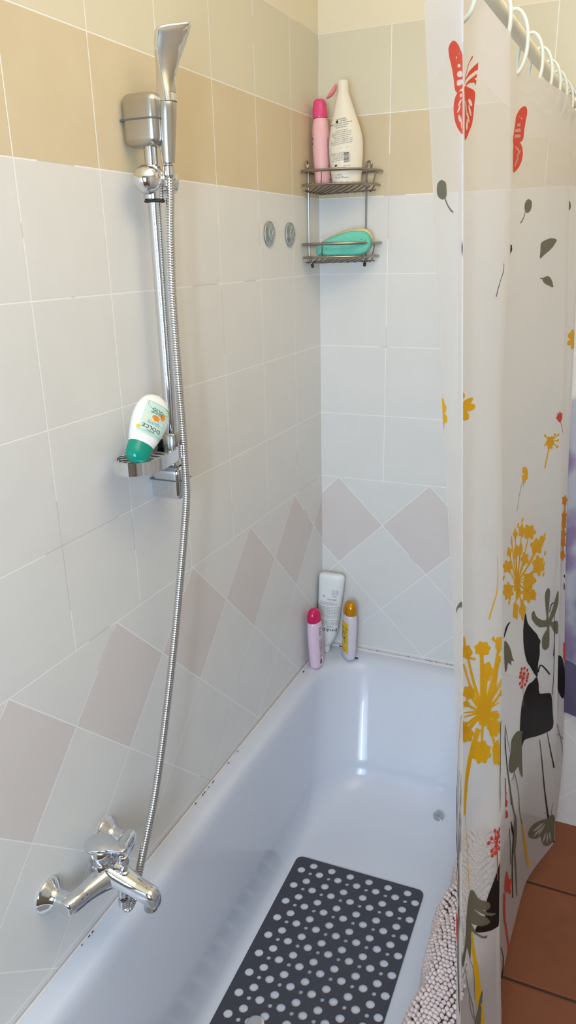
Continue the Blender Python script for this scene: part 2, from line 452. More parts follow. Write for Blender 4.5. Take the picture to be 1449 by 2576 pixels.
suction_cup((.0005, -.337, .705), (1, 0, 0), .030, 'clear suction cup on the left wall, nearer the shower bar')
suction_cup((.0005, -.212, .7045), (1, 0, 0), .030, 'clear suction cup on the left wall, nearer the corner rack')
suction_cup((.475, -.282, -.925), Vector((-.12, -.62, .78)).normalized(), .016, 'small clear suction cup stuck in the tub near the curtain')

# ------------------------------------------------------------------ wall brackets, bar, slider, dish
BX, BY = .042, -.893
bar = thing('shower_bar', 'chrome slide bar fixed to the left wall by two square brackets', 'shower bar', (BX, BY, .20))
bm = bmesh.new(); tube(bm, [(BX, BY, .215), (BX, BY, .91)], .0125, 24); obj('rail', bm, M['chrome'], bar)
def bracket(z0, z1, zg, m, up):
    bm = bmesh.new(); box(bm, (.001, BY-.026, z0), (.070, BY+.024, z1), .014, 6); o = obj('bracket', bm, m, bar)
    bm = bmesh.new(); out_ = [(.0008, BY-.0263)]
    for cx, cy, a in ((.0562, BY-.0122, -90), (.0562, BY+.0102, 0)):
        for k in range(7): t = math.radians(a+15*k); out_.append((cx+.0141*math.cos(t), cy+.0141*math.sin(t)))
    out_.append((.0008, BY+.0243))
    lo = [bm.verts.new((x, y, zg-.0016)) for x, y in out_]; hi = [bm.verts.new((x, y, zg+.0016)) for x, y in out_]
    for k in range(len(out_)): bm.faces.new((lo[k-1], lo[k], hi[k], hi[k-1]))
    bm.faces.new(lo[::-1]); bm.faces.new(hi); obj('groove', bm, M['groove'], o)
bracket(.838, .921, .880, M['satin'], 1); bracket(.203, .272, .244, M['chrome'], 0)
# slider with its round knob
sl = thing('slide_clamp', 'chrome ball-shaped clamp gripping the bar below its upper bracket', 'clamp', (BX, BY, .785))
bm = bmesh.new(); lathe(bm, [(.0, -.024), (.010, -.0222), (.0175, -.0165), (.0222, -.009), (.0242, 0), (.0235, .008), (.0205, .015), (.0185, .019)], (BX+.004, BY-.026, .785), (-.25, .97, 0), 32)
obj('knob', bm, M['chrome'], sl)
bm = bmesh.new(); lathe(bm, [(.0165, .0), (.0205, .002), (.0210, .026), (.0185, .028), (.0185, .033), (.0212, .035), (.0215, .056), (.0195, .060), (.0185, .064), (.010, .066)], (BX-.012, BY-.022, .786), (.56, .80, -.07), 32)
obj('body', bm, M['chrome'], sl)
bm = bmesh.new(); lathe(bm, [(.0135, -.032), (.019, -.030), (.0195, -.02), (.0195, .014), (.0165, .022), (.0132, .024)], (BX, BY, .785), (0, 0, 1), 28)
obj('collar', bm, M['chrome'], sl)
bm = bmesh.new(); tube(bm, [(BX+math.cos(k*PI/14)*.0165, BY+math.sin(k*PI/14)*.0165, .7515) for k in range(28)], .0022, 8, closed=True)
obj('gasket', bm, M['dark'], sl)
# hand shower
hs = thing('hand_shower', 'silver hand shower with a flared paddle head, upright in the bar clamp', 'hand shower', (.074, -.886, .81))
def sweep(bm, tab, n=28, e=2.4, cap=True):
    rows = crom(tab, 5); rings = []
    for z, cx, cy, a, b, tw in rows:
        c, s = math.cos(tw), math.sin(tw); r = []
        for k in range(n):
            t = 2*PI*k/n; ct, st = math.cos(t), math.sin(t)
            p = math.copysign(abs(ct)**(2/e), ct)*a; q = math.copysign(abs(st)**(2/e), st)*b
            r.append(bm.verts.new((cx+p*s+q*c, cy+p*c-q*s, z)))
        rings.append(r)
    for A, B in zip(rings, rings[1:]):
        for k in range(n): bm.faces.new((A[k], A[(k+1) % n], B[(k+1) % n], B[k]))
    bm.faces.new(rings[0][::-1]); bm.faces.new(rings[-1])
bm = bmesh.new(); sweep(bm, [(.812, .073, -.889, .0115, .0115, 0), (.825, .073, -.889, .0125, .0125, 0), (.86, .073, -.887, .0155, .0155, 0), (.895, .074, -.885, .0172, .0168, 0), (.906, .074, -.884, .0172, .0165, 0)], e=2)
obj('handle', bm, M['satin'], hs)
HT = [(.9065, .0742, -.884, .0172, .0162, .0), (.920, .0745, -.8835, .0165, .0148, .1), (.935, .0752, -.883, .0160, .0130, .3), (.950, .0765, -.882, .0172, .0118, .5), (.965, .0785, -.8808, .0200, .0112, .6), (.980, .0810, -.879, .0238, .0112, .65), (.995, .0845, -.877, .0275, .0120, .68), (1.008, .0880, -.875, .0305, .0130, .7), (1.0155, .0900, -.874, .0312, .0125, .7), (1.0185, .0908, -.8735, .0295, .0095, .7)]
bm = bmesh.new(); sweep(bm, HT, e=3.0)
for v in bm.verts:
    if v.co.z > .99: v.co.z += (v.co.x-.088)*.28*min(1, (v.co.z-.99)/.02)
obj('head', bm, M['chrome'], hs)
bm = bmesh.new()
g_ = []
for z, cx, cy, a, b_, tw in crom(HT[1:-1], 5):
    c, s = math.cos(tw), math.sin(tw); g_.append([bm.verts.new((cx+p*a*s+(b_*(1-.42*abs(p)**3)+.0006)*c, cy+p*a*c-(b_*(1-.42*abs(p)**3)+.0006)*s, z+(cx+p*a*s-.088)*.28*min(1, max(0, z-.99)/.02))) for p in [-.86+1.36*k/8 for k in range(9)]])
for A, B in zip(g_, g_[1:]):
    for k in range(8): bm.faces.new((A[k], A[k+1], B[k+1], B[k]))
obj('face_panel', bm, M['satin'], hs)
bm = bmesh.new(); tube(bm, [(.074+math.cos(k*PI/14)*.0172, -.884+math.sin(k*PI/14)*.0165, .9068) for k in range(28)], .0008, 6, closed=True); obj('joint_line', bm, M['groove'], hs)
# hose
hp = [(.073, -.889, .815), (.073, -.889, .77), (.071, -.895, .70), (.070, -.900, .60), (.072, -.903, .50), (.075, -.906, .40), (.082, -.916, .30), (.086, -.925, .22), (.086, -.945, .14), (.086, -.975, .04), (.088, -1.010, -.06), (.089, -1.047, -.16), (.091, -1.085, -.25), (.094, -1.130, -.34), (.097, -1.172, -.40), (.101, -1.212, -.452), (.104, -1.235, -.478), (.105, -1.250, -.483), (.104, -1.258, -.475), (.103, -1.259, -.462)]
cr = crom(hp, 24); pts = []; L = 0
step = .0011; acc = 0; prev = Vector(cr[0]); dense = [prev]
for c in cr[1:]:
    c = Vector(c); seg = (c-prev).length
    while acc+seg >= step:
        t = (step-acc)/seg; prev = prev.lerp(c, t); dense.append(prev.copy()); seg = (c-prev).length; acc = 0
    acc += seg; prev = c
rad = [.0079-(.0016 if i % 4 == 0 else 0) for i in range(len(dense))]
hose = thing('shower_hose', 'ribbed chrome shower hose hanging from the hand shower to the tub mixer', 'hose', tuple(hp[0]))
bm = bmesh.new(); tube(bm, dense, rad, 12); obj('ribbed_tube', bm, chrome('hose steel', (.70, .69, .68), .18), hose)
bm = bmesh.new(); lathe(bm, [(.0085, 0), (.0105, .002), (.0105, .016), (.008, .019)], (.073, -.889, .808), (0, 0, -1), 16); obj('upper_nut', bm, M['chrome'], hose)
bm = bmesh.new(); lathe(bm, [(.0085, 0), (.0105, .002), (.0105, .014), (.009, .017)], (.103, -1.259, -.470), (0, 0, 1), 16); obj('lower_nut', bm, M['chrome'], hose)

# soap dish clipped to the bar
dish = thing('soap_dish', 'chrome oval soap dish clipped low on the slide bar', 'soap dish', (BX+.01, BY-.08, .305))
def oval(s=1.0, w=1.0):
    c = [(.012, -.895), (.012, -.99), (.014, -1.035), (.028, -1.066), (.052, -1.077), (.078, -1.069), (.095, -1.042), (.098, -1.02), (.094, -.975), (.082, -.925), (.067, -.885), (.052, -.868), (.032, -.868), (.018, -.878)]
    cx, cy = .054, -.98; o = []
    N = len(c)
    for i in range(N):
        a, b, d, e = c[i-1], c[i], c[(i+1) % N], c[(i+2) % N]
        for j in range(5):
            t = j/5; o.append(tuple(.5*(2*b[k]+(d[k]-a[k])*t+(2*a[k]-5*b[k]+4*d[k]-e[k])*t*t+(3*b[k]-3*d[k]+e[k]-a[k])*t**3) for k in (0, 1)))
    return [(cx+(x-cx)*s-(0), cy+(y-cy)*(1-(1-s)*.55)) for x, y in o]
bm = bmesh.new()
A = [bm.verts.new((x, y, .297)) for x, y in oval()]; B = [bm.verts.new((x, y, .320)) for x, y in oval()]
Ci = [bm.verts.new((x, y, .320)) for x, y in oval(.86)]; Di = [bm.verts.new((x, y, .301)) for x, y in oval(.84)]
n = len(A)
for P_, Q_ in ((A, B), (B, Ci), (Ci, Di)):
    for k in range(n): bm.faces.new((P_[k], P_[(k+1) % n], Q_[(k+1) % n], Q_[k]))
bm.faces.new(Di); bm.faces.new(A[::-1])
obj('rim_band', bm, M['chrome'], dish)
bm = bmesh.new()
for k in range(7):
    y = -.930-k*.019; box(bm, (.026, y-.004, .3010), (.082, y+.004, .3035), .001, 1)
obj('drain_ribs', bm, chrome('dull dish metal', (.6, .62, .66), .3), dish)
bm = bmesh.new(); lathe(bm, [(.0129, -.014), (.018, -.013), (.0185, .020), (.0160, .024), (.0129, .024)], (BX, BY, .310), (0, 0, 1), 24); obj('clip', bm, M['satin'], dish)
bm = bmesh.new(); box(bm, (BX+.004, BY+.020, .285), (BX+.016, BY+.023, .325)); obj('clip_lever', bm, M['dark'], dish)

# shampoo lying head down in the dish
ax = Vector((-.006, .098, .100)); axn = ax.normalized(); X_ = Vector((.55, .60, -.55)); X_ = (X_-axn*X_.dot(axn)).normalized(); Y_ = axn.cross(X_)
Mb = Matrix(((X_.x, Y_.x, axn.x, .068), (X_.y, Y_.y, axn.y, -1.046), (X_.z, Y_.z, axn.z, .331), (0, 0, 0, 1))) @ Matrix.Diagonal((.88, .86, .76, 1))
sh = thing('shampoo_bottle', 'white shampoo bottle upside down in the soap dish, teal cap down', 'bottle', (.070, -1.065, .338))
lf = Loft([(.012, .022, .018, 0, 0, 2.2), (.022, .026, .020, 0, 0, 2.2), (.05, .033, .021, 0, 0, 2.3), (.085, .038, .021, .0, 0, 2.3), (.115, .037, .020, .0, 0, 2.3), (.137, .031, .017, 0, 0, 2.2), (.150, .022, .013, 0, 0, 2.1), (.157, .010, .007, 0, 0, 2)], Mb)
bm = bmesh.new(); lf.mesh(bm, 40)
def face(l, side=-1, off=.0004):        # maps (u across, v along) onto the broad face of a bottle
    def f(u, v):
        rx, ry, cx, cy, e = interp(l.tab, v); q = max(-.985, min(.985, (u-cx)/rx)); yy = ry*(1-abs(q)**e)**(1/e)
        return l.M @ Vector((u, cy+side*(yy+off), v))
    return f
fb = face(lf, -1)
patch(bm, fb, -.024, .030, .045, .130, 16, 22, 1)
fb = face(lf, -1, .0008)
polydecal(bm, [(-.020+.052*k/12, .118-.012*math.sin(k/12*PI)) for k in range(13)]+[(.032-.052*k/12, .130) for k in range(13)], fb, 2)
polydecal(bm, [(-.026+.056*k/10, .050) for k in range(11)]+[(.030-.056*k/10, .0525) for k in range(11)], fb, 2)
polydecal(bm, [(.008*math.cos(t)*1.1+.004, .092+.007*math.sin(t)) for t in [k*PI/8 for k in range(16)]], fb, 3)
polydecal(bm, [(.006*math.cos(t)+.018, .103+.009*math.sin(t)) for t in [k*PI/8 for k in range(16)]], fb, 3)
polydecal(bm, [(.011*math.cos(t)-.010, .084+.010*math.sin(t)) for t in [k*PI/8 for k in range(16)]], fb, 4)
polydecal(bm, [(.009*math.cos(t)+.020, .084+.007*math.sin(t)) for t in [k*PI/8 for k in range(16)]], fb, 5)
fb = face(lf, -1, .0011)
text(bm, 'DOLCE', .013, fb, .002, .064, 6, rot=PI); text(bm, 'OLIO', .011, fb, .004, .112, 6, rot=PI); text(bm, 'BAGNO', .005, fb, .002, .055, 6, rot=PI)
polydecal(bm, [(-.024+.004*math.cos(t), .057+.004*math.sin(t)) for t in [k*PI/8 for k in range(16)]], fb, 7)
for k in range(4): text(bm, 'a cura con latte', .0042, fb, .003, .0745+k*.0045 if k < 2 else .098+k*.002, 6, rot=PI)
obj('body', bm, [M['white_plastic'], M['mint_label'], M['green_label'], M['orange_label'], M['cream_label'], M['blue_label'], M['ink'], M['yellow_label']], sh, sharp='keep')
bm = bmesh.new(); Loft([(-.024, .003, .003, 0, 0, 2), (-.0235, .009, .008, 0, 0, 2), (-.020, .0160, .0140, 0, 0, 2), (-.013, .0215, .0185, 0, 0, 2), (-.003, .0250, .0208, 0, 0, 2.05), (.009, .0262, .0212, 0, 0, 2.1), (.018, .0264, .0211, 0, 0, 2.1), (.023, .0266, .0209, 0, 0, 2.2)], Mb).mesh(bm, 32)
tag(obj('cap', bm, M['teal'], sh), 'teal cap')

# ------------------------------------------------------------------ tub mixer
mx = thing('tub_mixer', 'chrome single-lever bath mixer on the left wall above the tub', 'faucet', (.0, -1.253, -.41))
CY = -1.253; CZ_ = -.408
for y in (-1.336, -1.170):
    bm = bmesh.new(); lathe(bm, [(.033, .0), (.0335, .003), (.031, .007), (.021, .016), (.016, .024), (.0155, .03)], (.0, y, -.414), (1, 0, 0), 36); e = obj('wall_flange', bm, M['chrome'], mx)
    bm = bmesh.new(); lathe(bm, [(.0135, .02), (.0135, .028), (.0172, .029), (.0172, .044), (.0150, .046)], (.0, y, -.414), (1, 0, 0), 6 if 0 else 24); obj('union_nut', bm, M['chrome'], e)
bm = bmesh.new()
def ellring(bm, c, ua, ub, a, b, n=24, e=2.3):
    r = []
    for k in range(n):
        t = 2*PI*k/n; ct, st = math.cos(t), math.sin(t)
        r.append(bm.verts.new(Vector(c)+Vector(ua)*math.copysign(abs(ct)**(2/e), ct)*a+Vector(ub)*math.copysign(abs(st)**(2/e), st)*b))
    return r
def skinrings(bm, rs):
    for A, B in zip(rs, rs[1:]):
        n = len(A)
        for k in range(n): bm.faces.new((A[k], A[(k+1) % n], B[(k+1) % n], B[k]))
    bm.faces.new(rs[0][::-1]); bm.faces.new(rs[-1])
rows = crom([(-1.354, .050, .004, .006), (-1.352, .052, .012, .014), (-1.335, .055, .0165, .0165), (-1.31, .060, .017, .017), (-1.285, .067, .020, .020), (-1.265, .072, .026, .024), (-1.253, .073, .028, .025), (-1.240, .072, .026, .024), (-1.22, .067, .020, .020), (-1.195, .060, .017, .017), (-1.171, .055, .0165, .0165), (-1.154, .052, .012, .014), (-1.152, .050, .004, .006)], 4)
skinrings(bm, [ellring(bm, (x, y, -.412), (1, 0, 0), (0, 0, 1), a, b) for y, x, a, b in rows])
obj('body', bm, M['chrome'], mx)
bm = bmesh.new()
rows = crom([(.070, -.402, .024, .022), (.085, -.406, .023, .021), (.105, -.413, .0205, .0185), (.13, -.422, .0175, .0165), (.150, -.428, .0165, .017), (.166, -.433, .0155, .018), (.174, -.437, .012, .015), (.177, -.438, .006, .008)], 4)
skinrings(bm, [ellring(bm, (x, CY, z), (0, 1, 0), (0, 0, 1), a, b, e=2.8) for x, z, a, b in rows])
obj('spout', bm, M['chrome'], mx)
bm = bmesh.new(); lathe(bm, [(.0125, 0), (.0125, .016), (.011, .018), (.009, .0175)], (.158, CY, -.444), (0, 0, -1), 24); obj('aerator', bm, M['satin'], mx)
bm = bmesh.new(); lathe(bm, [(.026, 0), (.0265, .022), (.0255, .0235), (.0255, .025), (.0262, .026), (.0268, .044), (.024, .052), (.012, .057), (0, .058)], (.060, CY, -.404), (.06, 0, 1), 32); obj('cartridge_housing', bm, M['chrome'], mx)
bm = bmesh.new()
rows = crom([(.029, .005, .003), (.033, .0165, .008), (.043, .0235, .0095), (.057, .0255, .0100), (.071, .0220, .0090), (.084, .0155, .0070), (.097, .0115, .0055), (.108, .0095, .0045), (.114, .0065, .0036), (.116, .003, .002)], 4)
skinrings(bm, [ellring(bm, (x, CY-(0), -.352+.13*(x-.05)+(-.03*(x-.09) if x > .09 else 0)), (0, 1, 0), (-.1, 0, 1), a, b, e=2.2) for x, a, b in rows])
lev = obj('lever', bm, M['chrome'], mx)
for s, m_ in ((-1, 'tap_red'), (1, 'tap_blue')):
    bm = bmesh.new(); lathe(bm, [(.0022, 0), (.0022, .0006), (0, .0007)], (.0866, CY+s*.0035, -.372), (1, 0, .1), 14); tag(obj('temperature_dot', bm, M[m_], lev), ('red' if s < 0 else 'blue')+' temperature dot')
bm = bmesh.new(); lathe(bm, [(.0095, 0), (.0095, .003), (.0062, .005), (.0062, .016), (.0092, .020), (.0105, .027), (.0105, .033), (.0085, .038), (.004, .0402), (0, .0405)], (.106, CY, -.397), (.05, 0, 1), 24); obj('diverter_knob', bm, M['chrome'], mx)
bm = bmesh.new(); lathe(bm, [(.010, 0), (.010, .022), (.0085, .024)], (.103, -1.2565, -.424), (0, -.1, -1), 20); obj('hose_outlet', bm, M['chrome'], mx)

# ------------------------------------------------------------------ corner wire rack
rk = thing('corner_rack', 'two-tier steel wire rack hooked in the corner', 'wire rack', (.06, -.05, .64))
def arc(z, s=1.0, n=24):
    # quarter bow from the left wall to the back wall
    return [((.005+.170*s*math.sin(t)**.85 if t > 0 else .005), -(.005+.128*s*math.cos(t)**.85 if t < PI/2-1e-6 else .005), z) for t in [PI/2*k/n for k in range(n+1)]]
def tier(z):
    bm = bmesh.new()
    tube(bm, arc(z), .0034, 8); o = obj('front_wire', bm, M['steel'], rk)
    bm = bmesh.new(); tube(bm, arc(z+.034, 1.04), .0036, 8)
    tube(bm, [(.006, -.132, z+.034), (.005, -.07, z+.033), (.0045, -.0045, z+.033), (.09, -.005, z+.033), (.181, -.006, z+.034)], .0024, 8); obj('guard_rail', bm, M['steel'], rk)
    bm = bmesh.new(); A = arc(z, 1.0, 60)
    for k in range(1, 13):
        c = -.118+k*.0218      # wires run toward the corner; c = x + y
        p = min(A, key=lambda q: abs((q[0]+q[1])-c)); e = (max(c, 0)+.006, min(c, 0)-.006)
        px, py = p[0], p[1]
        x1 = .007 if c < 0 else c+.007; y1 = c-.007 if c < 0 else -.007
        if (px-x1) < .012: continue
        tube(bm, [(px+.0015, py-.0015, z+.003), (px-.002, py+.002, z+.0015), (lerp(px, x1, .5), lerp(py, y1, .5), z-.008), (x1, y1, z-.015)], .0021, 7)
    tube(bm, [(.006, -.122, z-.012), (.006, -.006, z-.0155), (.165, -.006, z-.012)], .0020, 7)
    obj('shelf_wires', bm, M['steel'], rk)
    for f in (.16, .84):
        bm = bmesh.new()
        a = arc(z+.034, 1.04, 50)[int(50*f)]; b = arc(z, 1., 50)[int(50*f)]
        tube(bm, [a, (lerp(a[0], b[0], .3)+.001, lerp(a[1], b[1], .3)-.001, z+.022), (lerp(a[0], b[0], .8), lerp(a[1], b[1], .8), z+.008), b], .0018, 7)
        obj('guard_strut', bm, M['steel'], rk)
tier(.826); tier(.646)
for (x, y, dx, dy) in ((.0065, -.096, 0, -1), (.139, -.0065, 1, 0)):
    bm = bmesh.new()
    pts_ = [(x+dx*.014+(.006 if dy else 0), y+dy*.014-(.006 if dx else 0), .868), (x+dx*.014, y+dy*.014, .876)]
    for k in range(9):
        t = PI*k/8; pts_.append((x+dx*.007*(1+math.cos(t)), y+dy*.007*(1+math.cos(t)), .878+.008*math.sin(t)))
    pts_ += [(x, y, .86), (x, y, .75), (x, y, .66), (x+.001, y-.001, .642), (x+(.008 if dy else 0), y-(.008 if dx else 0), .628)]
    tube(bm, pts_, .0024, 8); u = obj('upright', bm, M['steel'], rk)
    q = Vector(pts_[-1]); bm = bmesh.new(); lathe(bm, [(.003, 0), (.004, .001), (.004, .009), (.002, .011)], q+Vector((0, 0, .002)), (.3 if dy else 0, -.3 if dx else 0, -1), 12); obj('rubber_foot', bm, M['dark'], u)

def bottle(name, label, base, yaw, tab, mats, lean=(0, 0), group=None):
    t = thing(name, label, 'bottle', base, group)
    d = Vector((lean[0], lean[1], 1)).normalized(); X = Vector((math.cos(yaw), math.sin(yaw), 0)); X = (X-d*X.dot(d)).normalized(); Y = d.cross(X)
    Mx = Matrix(((X.x, Y.x, d.x, base[0]), (X.y, Y.y, d.y, base[1]), (X.z, Y.z, d.z, base[2]), (0, 0, 0, 1)))
    return t, Loft(tab, Mx), Mx
# pink bottle on the upper tier
t, l, Mx = bottle('lotion_bottle', 'slim pale pink bottle with a hot pink cap on the upper rack tier', (.038, -.068, .829), .35,
                  [(0, .018, .016, 0, 0, 2.4), (.004, .0205, .018, 0, 0, 2.4), (.05, .0225, .019, 0, 0, 2.3), (.11, .0235, .0195, 0, 0, 2.3), (.14, .0215, .0185, 0, 0, 2.2), (.155, .019, .017, 0, 0, 2.1), (.160, .0165, .016, 0, 0, 2)], None, (-.045, .0))
bm = bmesh.new(); l.mesh(bm, 32)
def cyl(l, off=.0004):
    def f(u, v):
        rx, ry, cx, cy, e = interp(l.tab, v); return l.p(-PI/2+u/((rx+ry)/2), v, off)
    return f
f = cyl(l)
text(bm, 'Vidal', .024, f, -.026, .115, 2, rot=-PI/2)
for k in range(7): text(bm, 'lorem aqua sodium laureth crema', .0052, f, .016+k*.0034, .075+.002*(k % 3), 1, rot=-PI/2)
text(bm, 'E', .012, f, .022, .012, 1, rot=-PI/2)
obj('body', bm, [M['pink_body'], M['grey_ink'], M['ink']], t, sharp='keep')
bm = bmesh.new(); Loft([(.1605, .0178, .0172, 0, 0, 2), (.165, .0195, .018, 0, 0, 2.1), (.185, .0185, .0175, 0, 0, 2.2), (.197, .0165, .016, 0, 0, 2.2), (.204, .0125, .012, 0, 0, 2.2), (.206, .006, .006, 0, 0, 2)], Mx).mesh(bm, 32)
tag(obj('cap', bm, M['pink_cap'], t), 'hot pink cap')
# large white bottle
t, l, Mx = bottle('body_wash_bottle', 'tall white bottle with dark back-label print and open pink lid on the upper rack tier', (.108, -.078, .829), .36,
                  [(0, .034, .022, 0, 0, 2.5), (.003, .0375, .024, 0, 0, 2.5), (.03, .0405, .026, 0, 0, 2.4), (.065, .0435, .027, 0, 0, 2.3), (.10, .0435, .027, 0, 0, 2.3), (.13, .0385, .025, -.001, 0, 2.2), (.16, .030, .022, -.003, 0, 2.1), (.19, .0215, .019, -.005, 0, 2.05), (.208, .0165, .0158, -.006, 0, 2), (.213, .0148, .0145, -.006, 0, 2), (.222, .0145, .0142, -.006, 0, 2), (.236, .0138, .0135, -.006, 0, 2), (.240, .0120, .0118, -.006, 0, 2)], None, (-.02, 0))
bm = bmesh.new(); l.mesh(bm, 40); f = face(l, -1, .0004)
r8 = random.Random(3)
text(bm, 'e', .007, f, -.021, .147, 1); polydecal(bm, [(-.022+.0028*math.cos(k*PI/8), .1435+.0034*math.sin(k*PI/8)) for k in range(16)], f, 1)
for k, s in enumerate(['communicato', 'soft e vellutata', 'Bagno idratante con latte di', 'mandorla e crema', 'di protezione']): text(bm, s, .0050, f, -.012, .1500-k*.0048, 1, rot=.12)
for k, s in enumerate(['Usare tutti i giorni', 'per una pelle morbida e liscia', 'Agitare bene prima uso e risc', 'acqua con formula delicata', 'deterge la pelle secca', 'con la schiuma e aggiungere idra', 'ingrediente di semplice uso olio', 'lasciare liberamente sulla pelle']): text(bm, s, .0043, f, -.011, .1235-k*.0044, 2, rot=.12)
polydecal(bm, [(-.034, .0795), (-.015, .0815), (.006, .084), (.006, .0836), (-.015, .0811), (-.034, .0791)], f, 1)
for k, s in enumerate(['Prodotto da unico spa', 'Milano 20100 Italia', 'via . Tel 02 000', 'N. 0800 00 0000', 'www servizio clienti']): text(bm, s, .0040, f, -.021, .0705-k*.0042, 2, rot=.1)
zz = .0475
while zz < .0715:                                    # barcode bars
    w = r8.choice([.0003, .0006, .0009]); polydecal(bm, [(-.0065, zz), (.0065, zz+.001), (.0065, zz+.001+w), (-.0065, zz+w)], f, 1); zz += w+r8.choice([.0004, .0007, .001])
text(bm, '8 711700 914', .0036, f, .0090, .059, 2, rot=PI/2); text(bm, 'Made in Italy', .0036, f, .001, .0405, 2, rot=.05)
polydecal(bm, [(-.030, .039), (-.0245, .040), (-.0245, .044), (-.030, .043)], f, 3)
for k in range(3): text(bm, 'sodium chloride parfum', .0034, f, -.018, .0365-k*.0038, 2)
text(bm, 'L11112', .0042, f, -.018, .0190, 1); text(bm, 'C  N 750ml e', .0062, f, -.012, .0125, 1)
obj('body', bm, [M['cream_plastic'], M['ink'], M['grey_ink'], mat('navy print', srgb(30, 36, 90), .4)], t, sharp='keep')
bm = bmesh.new(); lp = crom([(0, .001, .003), (.006, .0075, .0035), (.014, .0100, .004), (.026, .0095, .004), (.036, .006, .003), (.041, .001, .001)], 4)
org = Mx @ Vector((-.022, -.004, .232)); dd = Vector((-.62, -.1, -.78)).normalized(); sx_ = Vector((.75, .2, -.62)); sx_ = (sx_-dd*sx_.dot(dd)).normalized(); sy_ = dd.cross(sx_)
skinrings(bm, [ellring(bm, org+dd*h+sx_*(.003*math.sin(h/.041*PI)), sx_, sy_, a*.55, a+b, e=2) for h, a, b in lp])
tag(obj('flip_lid', bm, M['pink_lid'], t), 'pink flip lid, hanging open')
# sponge on the lower tier
t = thing('bath_sponge', 'sea green bath sponge with a cream back on the lower rack tier', 'sponge', (.10, -.075, .648))
def spg(y0, y1, k, m, nm, dz=0):
    bm = bmesh.new(); out_ = crom([(.036, .002), (.034, .018), (.042, .032), (.066, .045), (.098, .057), (.130, .063), (.155, .060), (.168, .048), (.172, .030), (.166, .014), (.150, .003), (.120, 0), (.070, -.001), (.036, .002)], 4)[:-1]
    c = (.105, .029); rs = []
    ys = [(y0, .80), (y0+.004, .93), (y0+.010, 1.0), (y1-.010, 1.0), (y1-.004, .93), (y1, .80)]
    for y, s in ys: rs.append([bm.verts.new((c[0]+(x-c[0])*s*k, y+(x-.10)*.30, .6485+dz+max(0, c[1]+(z-c[1])*s*k))) for x, z in out_])
    skinrings(bm, rs); obj(nm, bm, m, t)
spg(-.102, -.066, 1.0, M['sponge'], 'green_foam'); spg(-.068, -.052, .97, M['sponge_back'], 'cream_layer', .008)

# bottles on the back left corner of the tub rim
RB = RZ+.002
t, l, Mx = bottle('hair_mask_tube', 'large white conditioner bottle standing on its cap in the tub corner', (.030, -.052, RB), .10,
                  [(.024, .0125, .0125, 0, 0, 2), (.030, .0185, .0165, 0, 0, 2.1), (.050, .0275, .021, .002, 0, 2.2), (.08, .0340, .023, .004, 0, 2.3), (.12, .0360, .024, .007, 0, 2.4), (.18, .0385, .023, .010, 0, 2.5), (.24, .0410, .020, .013, 0, 2.6), (.262, .0415, .018, .014, 0, 2.6), (.271, .0400, .016, .014, 0, 2.5), (.276, .0340, .012, .014, 0, 2.4)], None, (.02, .03))
bm = bmesh.new(); l.mesh(bm, 40); f = face(l, -1, .0005)
text(bm, 'Fruktis', .019, f, .012, .0885, 1, rot=PI)
text(bm, 'crème', .008, f, .018, .1010, 1, rot=PI)
rr_ = random.Random(5)
for k in range(4): text(bm, 'usare dopo lo shampoo massaggia', .0048, f, .010, .1085+k*.0050, 2, rot=PI)
for k in range(8): text(bm, 'la formula con estratto attivo di frutta', .0048, f, .010, .1330+k*.0052, 2, rot=PI)
text(bm, 'fortificante e idratante', .0062, f, .010, .1790, 3, rot=PI); text(bm, 'risciacquare con cura acqua', .0048, f, .010, .1850, 2, rot=PI)
text(bm, '200 ml e', .0085, f, .022, .1960, 1, rot=PI); text(bm, 'PE', .0080, f, -.006, .2060, 1, rot=PI); text(bm, '12 M', .006, f, .030, .2070, 1, rot=PI)
for k in range(4): text(bm, 'made in italy', .0042, f, .031, .2140+k*.0042, 2, rot=PI)
obj('body', bm, [M['white_plastic'], M['ink'], M['grey_ink'], M['red_ink']], t, sharp='keep')
bm = bmesh.new(); Loft([(0, .0115, .0115, 0, 0, 2), (.002, .0128, .0128, 0, 0, 2), (.012, .0138, .0138, 0, 0, 2), (.0245, .0150, .0150, 0, 0, 2)], Mx).mesh(bm, 28); obj('cap', bm, M['white_plastic'], t)
flat_b = [(0, .020, .0135, 0, 0, 2.6), (.003, .0225, .0150, 0, 0, 2.6), (.04, .0250, .0165, 0, 0, 2.6), (.09, .0262, .0175, 0, 0, 2.5), (.125, .0262, .0178, 0, 0, 2.4), (.148, .0240, .0175, 0, 0, 2.3), (.156, .0215, .0165, 0, 0, 2.2)]
capt = [(.1565, .0222, .0172, 0, 0, 2.2), (.162, .0235, .0180, 0, 0, 2.2), (.175, .0228, .0178, 0, 0, 2.1), (.188, .0190, .0155, 0, 0, 2), (.197, .0115, .0098, 0, 0, 2), (.1995, .004, .004, 0, 0, 2)]
flat_b = [(h, x*1.08, y*1.08, c, d, e) for h, x, y, c, d, e in flat_b]; capt = [(h, x*1.08, y*1.08, c, d, e) for h, x, y, c, d, e in capt]
t, l, Mx = bottle('shower_gel_bottle', 'pearly pink bottle with a magenta dome cap in the tub corner, nearest the left wall', (.0385, -.150, RB), math.radians(78), flat_b, None, (-.05, 0))
bm = bmesh.new(); l.mesh(bm, 36); f = face(l, -1, .0004)
text(bm, 'Vidal', .015, f, .000, .125, 2, rot=-PI/2)
for k in range(6): text(bm, 'gel doccia rosa', .0050, f, -.006+k*.0032, .082-(k % 2)*.006, 1, rot=-PI/2)
for k in range(4): text(bm, 'aqua parfum sodio', .0044, f, -.004+k*.0036, .055, 1, rot=-PI/2)
zz = .012
